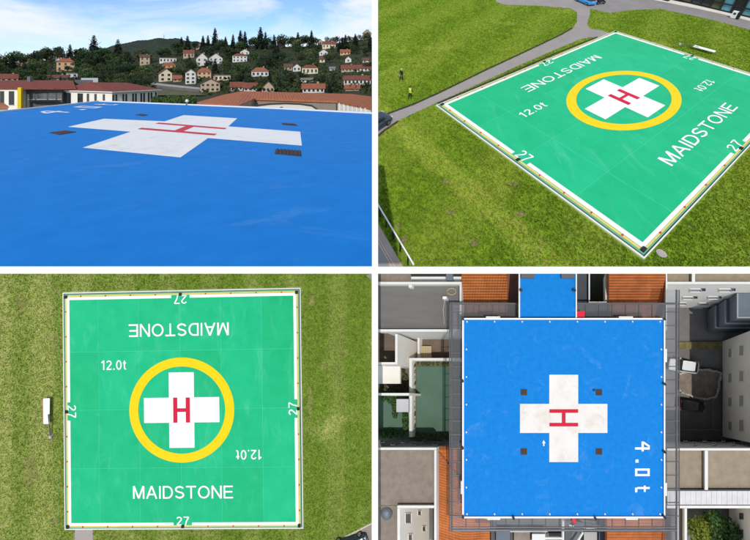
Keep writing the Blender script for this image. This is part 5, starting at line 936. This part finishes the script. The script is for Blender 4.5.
shrubs('shrub_border', 'scrubby plants in the brown court beneath the beige canopy', row_cs([(402, 372), (405, 378), (403, 385), (398, 389), (391, 389), (384, 390)], 45, .38), 900, .08, M('dry_plants', (0.10, 0.10, 0.04)), at(402, 380, 45.3))
# ---- left lower gravel roof with notch court
def windows_on(th, pts, w, hgt, n_, along):          # small recessed windows: (px, py, y) centre, px half sizes
    for (x, y, yy) in pts:
        q = [(x - w, y - hgt), (x + w, y - hgt), (x + w, y + hgt), (x - w, y + hgt)]
        m = MB(); m.prism([at(a, b, yy - .08) for a, b in q], [at(a, b, yy + .1) for a, b in q]); o = m.build('window', M('grey_glass', (0.09, 0.085, 0.085), .2, .2, .5, 0, spec=.5), th)
def face_y(p_edge, y_edge, p): return y_edge * (p_edge) / p  # distance of a wall point from its offset to the upright direction
def wall_windows(th, cells, horizontal, edge, yedge, mat=None, frame=PARA):
    # horizontal wall faces run in rows: cells = (x0, x1, r0, r1) in pixels; wall top edge lies at row/col 'edge' at distance yedge
    k = 1 if horizontal else 0; n0 = NXY[k]
    for x0, x1, r0, r1 in cells:
        pts = []
        for (a, b) in ((x0, r0), (x1, r0), (x1, r1), (x0, r1)):
            v = b if horizontal else a; yy = yedge * (edge - n0) / (v - n0); pts.append(at(a, b, yy))
        c = sum(pts, V()) / 4; out = (pts[1] - pts[0]).cross(pts[3] - pts[0]).normalized()
        if out.dot(V((0, 0, ZC)) - c) < 0: out = -out
        m = MB(); m.prism([p + out * .015 for p in pts], [p - out * .1 for p in pts]); w = m.build('window', mat or M('grey_glass', (0.10, 0.10, 0.105), .2, .3, .5, 0, spec=.5), th)  # panes in one plain grey glass tone by default
        e = [(pts[i], pts[(i + 1) % 4]) for i in range(4)]; m = MB()
        for a, b in e: m.tube(a + out * .04, b + out * .04, .045, n=4)
        m.build('frame', frame, w)
gl = thing('gravel_roof_building', at(405, 478, YR), 'brown gravel flat roof with white parapet at the lower left', 'building')
block('roof', R4(L0, 450, 434, 505.2), YR + .25, YG, GRAVEL, gl, WALLW); block('parapet', R4(L0, 447.6, 436.4, 449.8), YR - .2, YR + .6, PARA, gl); block('parapet', R4(434.2, 450, 436.4, 600), YR - .2, YR + .6, PARA, gl); block('parapet', R4(397.4, 505.4, 434, 508), YR - .2, YR + .6, PARA, gl)
wall_windows(gl, [(380 + k * 10.6, 384.4 + k * 10.6, 441 + (k % 2) * 2.4, 442.8 + (k % 2) * 2.4) for k in range(8)], True, 449.8, YR)
g2 = thing('gravel_roof_building', at(388, 525, YR), 'gravel roof with dark dome and beige court wall in the lower left corner', 'building')
block('roof', R4(L0, 506.4, 397.2, 600), YR + .3, YG, GRAVEL, g2, BEIGE); block('parapet', R4(397.4, 508.2, 400, 600), YR - .2, YG, PARA, g2, BEIGE)
wall_windows(g2, [(405, 411, 513, 523), (417.5, 421, 510.5, 515), (408, 412, 534, 540), (422, 425.5, 526, 531)], False, 400, YR - .2, frame=BEIGE)
dm = thing('dome_vent', at(386.5, 512, YR), 'dark round dome vent on the corner gravel roof', 'vent'); c = at(386.6, 512.4, YR + .3); m = MB()
for j in range(5):
    t0, t1 = j * .3, (j + 1) * .3; m.tube(c + V((0, -1, 0)) * (.55 * math.sin(t0)), c + V((0, -1, 0)) * (.55 * math.sin(min(t1, 1.5))), .55 * math.cos(t0) + .02, .55 * math.cos(min(t1, 1.5)) + .02, 14)
m.build('dome', METAL, dm); m = MB(); m.tube(c, c + V((0, -.2, 0)), .68, .62, 14); m.build('collar', GALV, dm)
# ---- right side
tr = thing('gravel_roof_building', at(700, 279, YR), 'white walled building with gravel roof and roof windows at the top right', 'building')
block('roof', R4(667, T0, 830, 281.6), YR + .25, YG, GRAVEL2, tr, WALLW); block('parapet', R4(667, 281.8, 830, 284), YR - .2, YG, PARA, tr, WALLW); block('parapet', R4(692, T0, 695, 281.7), YR - .2, YR + .4, PARA, tr); block('parapet', R4(665.8, T0, 667.2, 330), YR - .3, YR + 1.5, PARA, tr)
wall_windows(tr, [(690, 701, 288.6, 291.6), (719, 731, 288.6, 291.4), (683, 693, 296.4, 299), (708, 718, 296.2, 298.8), (679, 686, 302.2, 304.8), (699, 709, 302.6, 305), (692.5, 702, 307.9, 309.8)], True, 284, YR - .2, M('pale_blind_glass', (0.40, 0.41, 0.43), .3, .25, .4, 0))
wall_windows(tr, [(701.4, 705, 288.2, 290.4), (731.4, 735, 288.2, 290.2), (693.4, 697, 296.2, 298), (718.4, 721, 296, 297.8)], True, 284, YR - .2, GLASS, GREYP)
eq = thing('metal_plant', at(733, 312, 46), 'stepped blue grey metal plant boxes in the right court', 'plant')
for q, y0, y1 in ((R4(715, 305.4, 800, 328.4), 46.0, YG), (R4(725, 300, 800, 324), 44.0, 45.98), (R4(737, 293.4, 800, 318.2), 41.8, 43.98)):
    b_ = block('casing', q, y0, y1, METAL, eq); block('rim', R4(q[0][0], q[0][1], q[0][0] + 1.4, q[2][1]), y0 - .08, y0 - .002, M('pale_trim', (0.30, 0.34, 0.38), .5, .05, 1, 0), eq); block('rim', R4(q[0][0] + 1.4, q[2][1] - 1.4, q[1][0], q[2][1]), y0 - .08, y0 - .002, M('pale_trim', (0.3, 0.34, 0.38)), eq)
rf_ = thing('court_building', at(745, 390, 45), 'tall beige facade with pairs of windows along the right edge', 'building')
tp = [(NXY[0] + (x - NXY[0]) * YG / YR, NXY[1] + (y - NXY[1]) * YG / YR) for x, y in R4(722.5, 341.4, 800, 436.4)]
block('wall', tp, YR, YG, BEIGE, rf_); exx = tp[0][0]
cells = []
for r in (352.5, 377.5, 401.5, 425.5): cells += [(728.2, 732.4, r - 4, r + 5), (739.6, 744.4, r - 6 + (r - 402) * .02, r + 5 + (r - 402) * .04)]
wall_windows(rf_, cells, False, exx, YR, M('blind_glass', (0.42, 0.40, 0.36), .4, .15, .5, 0), M('window_surround', (0.70, 0.66, 0.60), .8, .05, 1, 0))
lr = thing('gravel_roof_building', at(715, 470, YR), 'tan gravel flat roofs with white divider at the lower right', 'building')
block('roof', R4(667, 450.6, 830, 490), YR + .25, YG, GRAVEL2, lr, WALLW); block('parapet', R4(667, 448.2, 830, 450.4), YR - .2, YR + .6, PARA, lr); block('parapet', R4(704.8, 450.6, 708, 489.8), YR - .2, YR + .4, PARA, lr)
wall_windows(lr, [(684 + k * 9.5, 687.2 + k * 9.5, 439.8 + (k % 2) * 3.2, 441.8 + (k % 2) * 3.2) for k in range(7)], True, 450, YR)
cb = thing('metal_roof', at(710, 498, YR), 'pale corrugated metal roof strip below the tan gravel roofs', 'roof')
for k in range(34):
    x = 667.4 + k * 2.6; block('rib_sheet', R4(x, 491, x + 2.57, 504.6), YR - .05 - (k % 2) * .03, YR + .5, M('pale_ribbed_metal', (0.66, 0.64, 0.64), .6, .12, .9, .05), cb)
block('parapet', R4(667, 505.6, 830, 508.2), YR - .2, YG, PARA, cb, BEIGE); block('gutter', R4(667, 489.8, 830, 490.9), YR - .1, YR + .4, GALV, cb)
cw = thing('courtyard_walls', at(684, 525, 42), 'narrow planted slot with white wall tops at the bottom right', 'wall'); block('wall', R4(684.6, 508.4, 687, 600), YR - .2, YG, PARA, cw, BEIGE); block('slot_floor', R4(679.6, 508.4, 684.5, 600), YR + .6, YR + 1, SOIL, cw); block('wall', R4(677.4, 508.4, 679.5, 600), YR - .2, YG, PARA, cw, BEIGE)
f2 = thing('court_building', at(745, 525, 45), 'beige facade with small windows in the bottom right corner', 'building'); tp2 = [(NXY[0] + (x - NXY[0]) * YG / YR, NXY[1] + (y - NXY[1]) * YG / YR) for x, y in R4(729, 490, 800, 580)]
block('wall', tp2, YR, YG, BEIGE, f2); wall_windows(f2, [(740, 743.6, 513.5, 519), (740, 743.4, 530, 538)], False, tp2[0][0], YR, None, GREYP)
# court ground things
gs_ = [at(a, b, YG - .02) for a, b in R4(678, 341.8, 722, 349.2)]; tag(mesh_obj('grass_strip', gs_, [(0, 3, 2, 1)], M('dry_grass_strip', (0.17, 0.145, 0.06), .95, .5, 1.3, .4, 6)), kind='structure')
bx0 = [(680, 374), (688, 371.4), (697, 370), (707, 369.4), (716, 371), (722, 372.4), (720, 381), (719, 390), (716, 397), (706, 399.2), (697, 397.6), (686, 393.6), (679, 390)]
tag(mesh_obj('soil_bed', [at(a, b, YG - .05) for a, b in bx0], [tuple(reversed(range(len(bx0))))], M('rocky_soil', (0.24, 0.19, 0.155), .95, .35, 1.1, .5, 3, bdist=.05)), kind='structure')
sb = thing('stone_border', at(700, 384, YG), 'irregular pale stone border round the rocky bed in the right court', 'border')
for (x0, y0), (x1, y1) in list(zip(bx0[:6], bx0[1:7])) + list(zip(bx0[7:12], bx0[8:13])) + [(bx0[6], bx0[7])]:
    n_ = max(2, int(math.hypot(x1 - x0, y1 - y0) / 1.7))
    for k in range(n_):
        t = (k + .5) / n_; x, y = x0 + (x1 - x0) * t + random.uniform(-.3, .3), y0 + (y1 - y0) * t + random.uniform(-.4, .4); s = random.uniform(1.0, 1.55); m = MB()
        b6 = [(x + s * math.cos(a + random.uniform(-.2, .2)) * random.uniform(.75, 1.1), y + s * math.sin(a) * random.uniform(.6, .95)) for a in [i * 1.047 for i in range(6)]]
        m.prism([at(NXY[0] + (a - NXY[0]) * .995, NXY[1] + (b - NXY[1]) * .995, YG - .28) for a, b in b6], [at(a, b, YG) for a, b in b6]); m.build('stone', STONE, sb)
q, f_ = leaf_cloud(420, [tuple(at(x, y, YG - .05)) + (.9, .04, .7) for x, y in ((690, 380), (698, 378), (706, 376), (712, 384), (700, 388), (692, 386), (708, 391))], .06)
tag(np_obj('rubble', q, f_, M('rubble_stone', (0.30, 0.25, 0.21), .95, .4, 1.2, .3)), 'loose rubble filling the bed in the right court', 'rubble', kind='stuff')
axc = lambda a: (V((math.cos(a), 0, -math.sin(a))), V((-math.sin(a), 0, -math.cos(a))) * -1, UPB)
add_car('white hatchback parked in the court right of the blue deck', at(682.4, 366.6, YG), (V((-1, 0, .14)) * .97, V((.14, 0, 1)) * -.97, UPB), CARW)
add_car('black car parked in the court below the rocky bed', at(691, 406, YG), (V((1, 0, -.12)) * .8, V((.12, 0, 1)) * .8, UPB), CARK)
for (x0, y0, x1, y1) in ((680, 429.4, 722, 430), (681, 360, 681.4, 366), (713, 398, 713.5, 429)): tag(mesh_obj('parking_line', [at(a, b, YG + .1) for a, b in R4(x0, y0, x1, y1)], [(0, 3, 2, 1)], M('worn_line_paint', (0.34, 0.33, 0.32), .8, .25, 2, .02)), kind='structure')
for i, (x, y, r, n_, mt, lb) in enumerate(((693.5, 524, 1.25, 1500, LIME, 'lime green bush in the bottom right court'), (707, 518, 1.2, 1300, SHRUB, 'dark green tree at the back of the bottom right court'), (718, 528, 1.5, 1700, SHRUB, 'broad dark green tree beside the beige facade at the bottom right'))):
    th = thing('court_tree', at(x, y, YG), lb, 'tree', 'trees in the bottom right court'); c = at(x, y, YG); cs = []
    for k in range(7): a = k * .9; cs.append(tuple(c + UPB * (2.2 + .5 * (k % 3)) + V((math.cos(a), 0, math.sin(a))) * r * .75) + (r * .62,) * 3)
    cs.append(tuple(c + UPB * 2.6) + (r * .8,) * 3); q, f_ = leaf_cloud(n_, cs, .15); np_obj('crown', q, f_, mt, th); m = MB(); m.tube(c, c + UPB * 2.2, .14, .08, 7)
    for k in range(4): a = k * 1.6; m.tube(c + UPB * 1.6, c + UPB * 2.4 + V((math.cos(a), 0, math.sin(a))) * r * .6, .06, .03, 5)
    m.build('trunk', BARK, th)
# ---- safety net walkway round the deck
NETM = bpy.data.materials.new('safety_net'); NETM.use_nodes = True; n_, l_ = NETM.node_tree.nodes, NETM.node_tree.links; pb = n_['Principled BSDF']; pb.inputs['Base Color'].default_value = (0.26, 0.27, 0.30, 1); pb.inputs['Roughness'].default_value = .6
pb.inputs['Alpha'].default_value = 0.34
net = thing('safety_net', at(565, 418, 37), 'grey steel safety net frame running round the blue deck', 'safety net'); YN = 37.0
for q in (R4(449.4, 303.5, 462, 530.4), R4(665.4, 290, 679.4, 560), R4(462, 303.5, 519, 317.8), R4(577, 303.5, 665.4, 317.8), R4(462, 518.2, 665.4, 530.4)): mesh_obj('net_panel', [at(a, b, YN + .05) for a, b in q], [(0, 3, 2, 1)], NETM, net)
def bar(x0, y0, x1, y1, r=.075, mat=GALV, y=YN): m = MB(); m.tube(at(x0, y0, y), at(x1, y1, y), r, n=6); return m.build('bar', mat, net)
for x0, y0, x1, y1, r in ((451.8, 303.2, 451.8, 531, .085), (449.6, 303.5, 449.6, 531, .05), (676.6, 290, 676.6, 560, .09), (679.2, 290, 679.2, 560, .05), (451.8, 303.6, 519, 303.6, .09), (577, 303.6, 676.6, 303.6, .09), (451.8, 530, 676.6, 530, .085), (451.8, 527.2, 676.6, 527.2, .05)): bar(x0, y0, x1, y1, r)
for k in range(17):
    y = 312 + k * 13.6
    if y < 528: bar(449.6, y, 462, y, .04); bar(665.6, y, 679.2, y, .04)
for k in range(16):
    x = 466 + k * 13.3
    if not 516 < x < 579: bar(x, 303.6, x, 318, .04)
    bar(x, 518, x, 530, .04)
for x, y in ((463, 319), (664.6, 319), (463, 517), (664.6, 517), (513.5, 518), (595.5, 518.4), (462.6, 381), (664.8, 384), (462.6, 448), (664.8, 452)): m = MB(); m.tube(at(x, y, YD - .3), at(x, y, YD + .3), .13, n=8); m.build('lamp_bracket', DARK, net)
for q in (R4(486, 316.4, 500, 317.8), R4(619, 316.4, 633, 317.8), R4(487.5, 518.4, 500, 519.8), R4(626, 518.4, 638, 519.8), R4(460.8, 481, 462, 494), R4(665.5, 349, 667, 362), R4(665.5, 483, 667, 496)): block('sign_plate', q, YD - .05, YD + .2, PARA, net)
# ---- technical roof at the bottom
tq = thing('plant_roof', at(548, 530, 41), 'grey plant roof with ducts and pipes under the bottom edge of the deck', 'building'); block('roof', R4(490.2, 512, 606.8, 600), 41.2, YG, M('plant_roof_felt', (0.16, 0.15, 0.14), .9, .3, .6, .3), tq)
rs = random.Random(3)
for x0, y0, x1, y1, h, mt in ((496, 531, 510, 545, 1.0, METAL), (514, 532, 530, 545, .6, GRAVEL), (532, 534, 545, 545, 1.2, PARA), (549, 533, 561, 536, .8, DARK), (565, 531, 572, 545, .5, GALV), (574, 524, 582, 532, .9, GALV), (584, 532, 597, 545, .9, CONC), (599, 520, 605.6, 545, .6, METAL), (491, 519, 496, 545, .5, GALV)): block('duct', R4(x0, y0, x1, y1), 41.2 - h, 41.2, mt, tq)
for x0, y0, x1, y1, r, mt in ((500, 530.6, 547, 530.6, .1, PARA), (563, 520, 563, 545, .13, PARA), (540, 538, 563, 538, .1, PARA), (567, 521, 600, 525.5, .09, GALV), (569, 525, 598, 529.5, .07, PARA), (583, 532, 575, 545, .1, PARA), (579, 531, 570, 545, .08, METAL)): m = MB(); m.tube(at(x0, y0, 40.4), at(x1, y1, 40.4), r, n=7); m.build('pipe', mt, tq)
rv = thing('red_beacon', at(574, 520.6, 36.8), 'small red lamp under the bottom edge of the deck', 'lamp'); m = MB(); m.tube(at(574, 520.6, 37.2), at(574, 520.6, 36.8), .22, .18, 10); m.build('lens', REDP, rv); m = MB(); m.tube(at(574, 520.6, 37.6), at(574, 520.6, 37.2), .14, n=8); m.build('stem', GALV, rv)
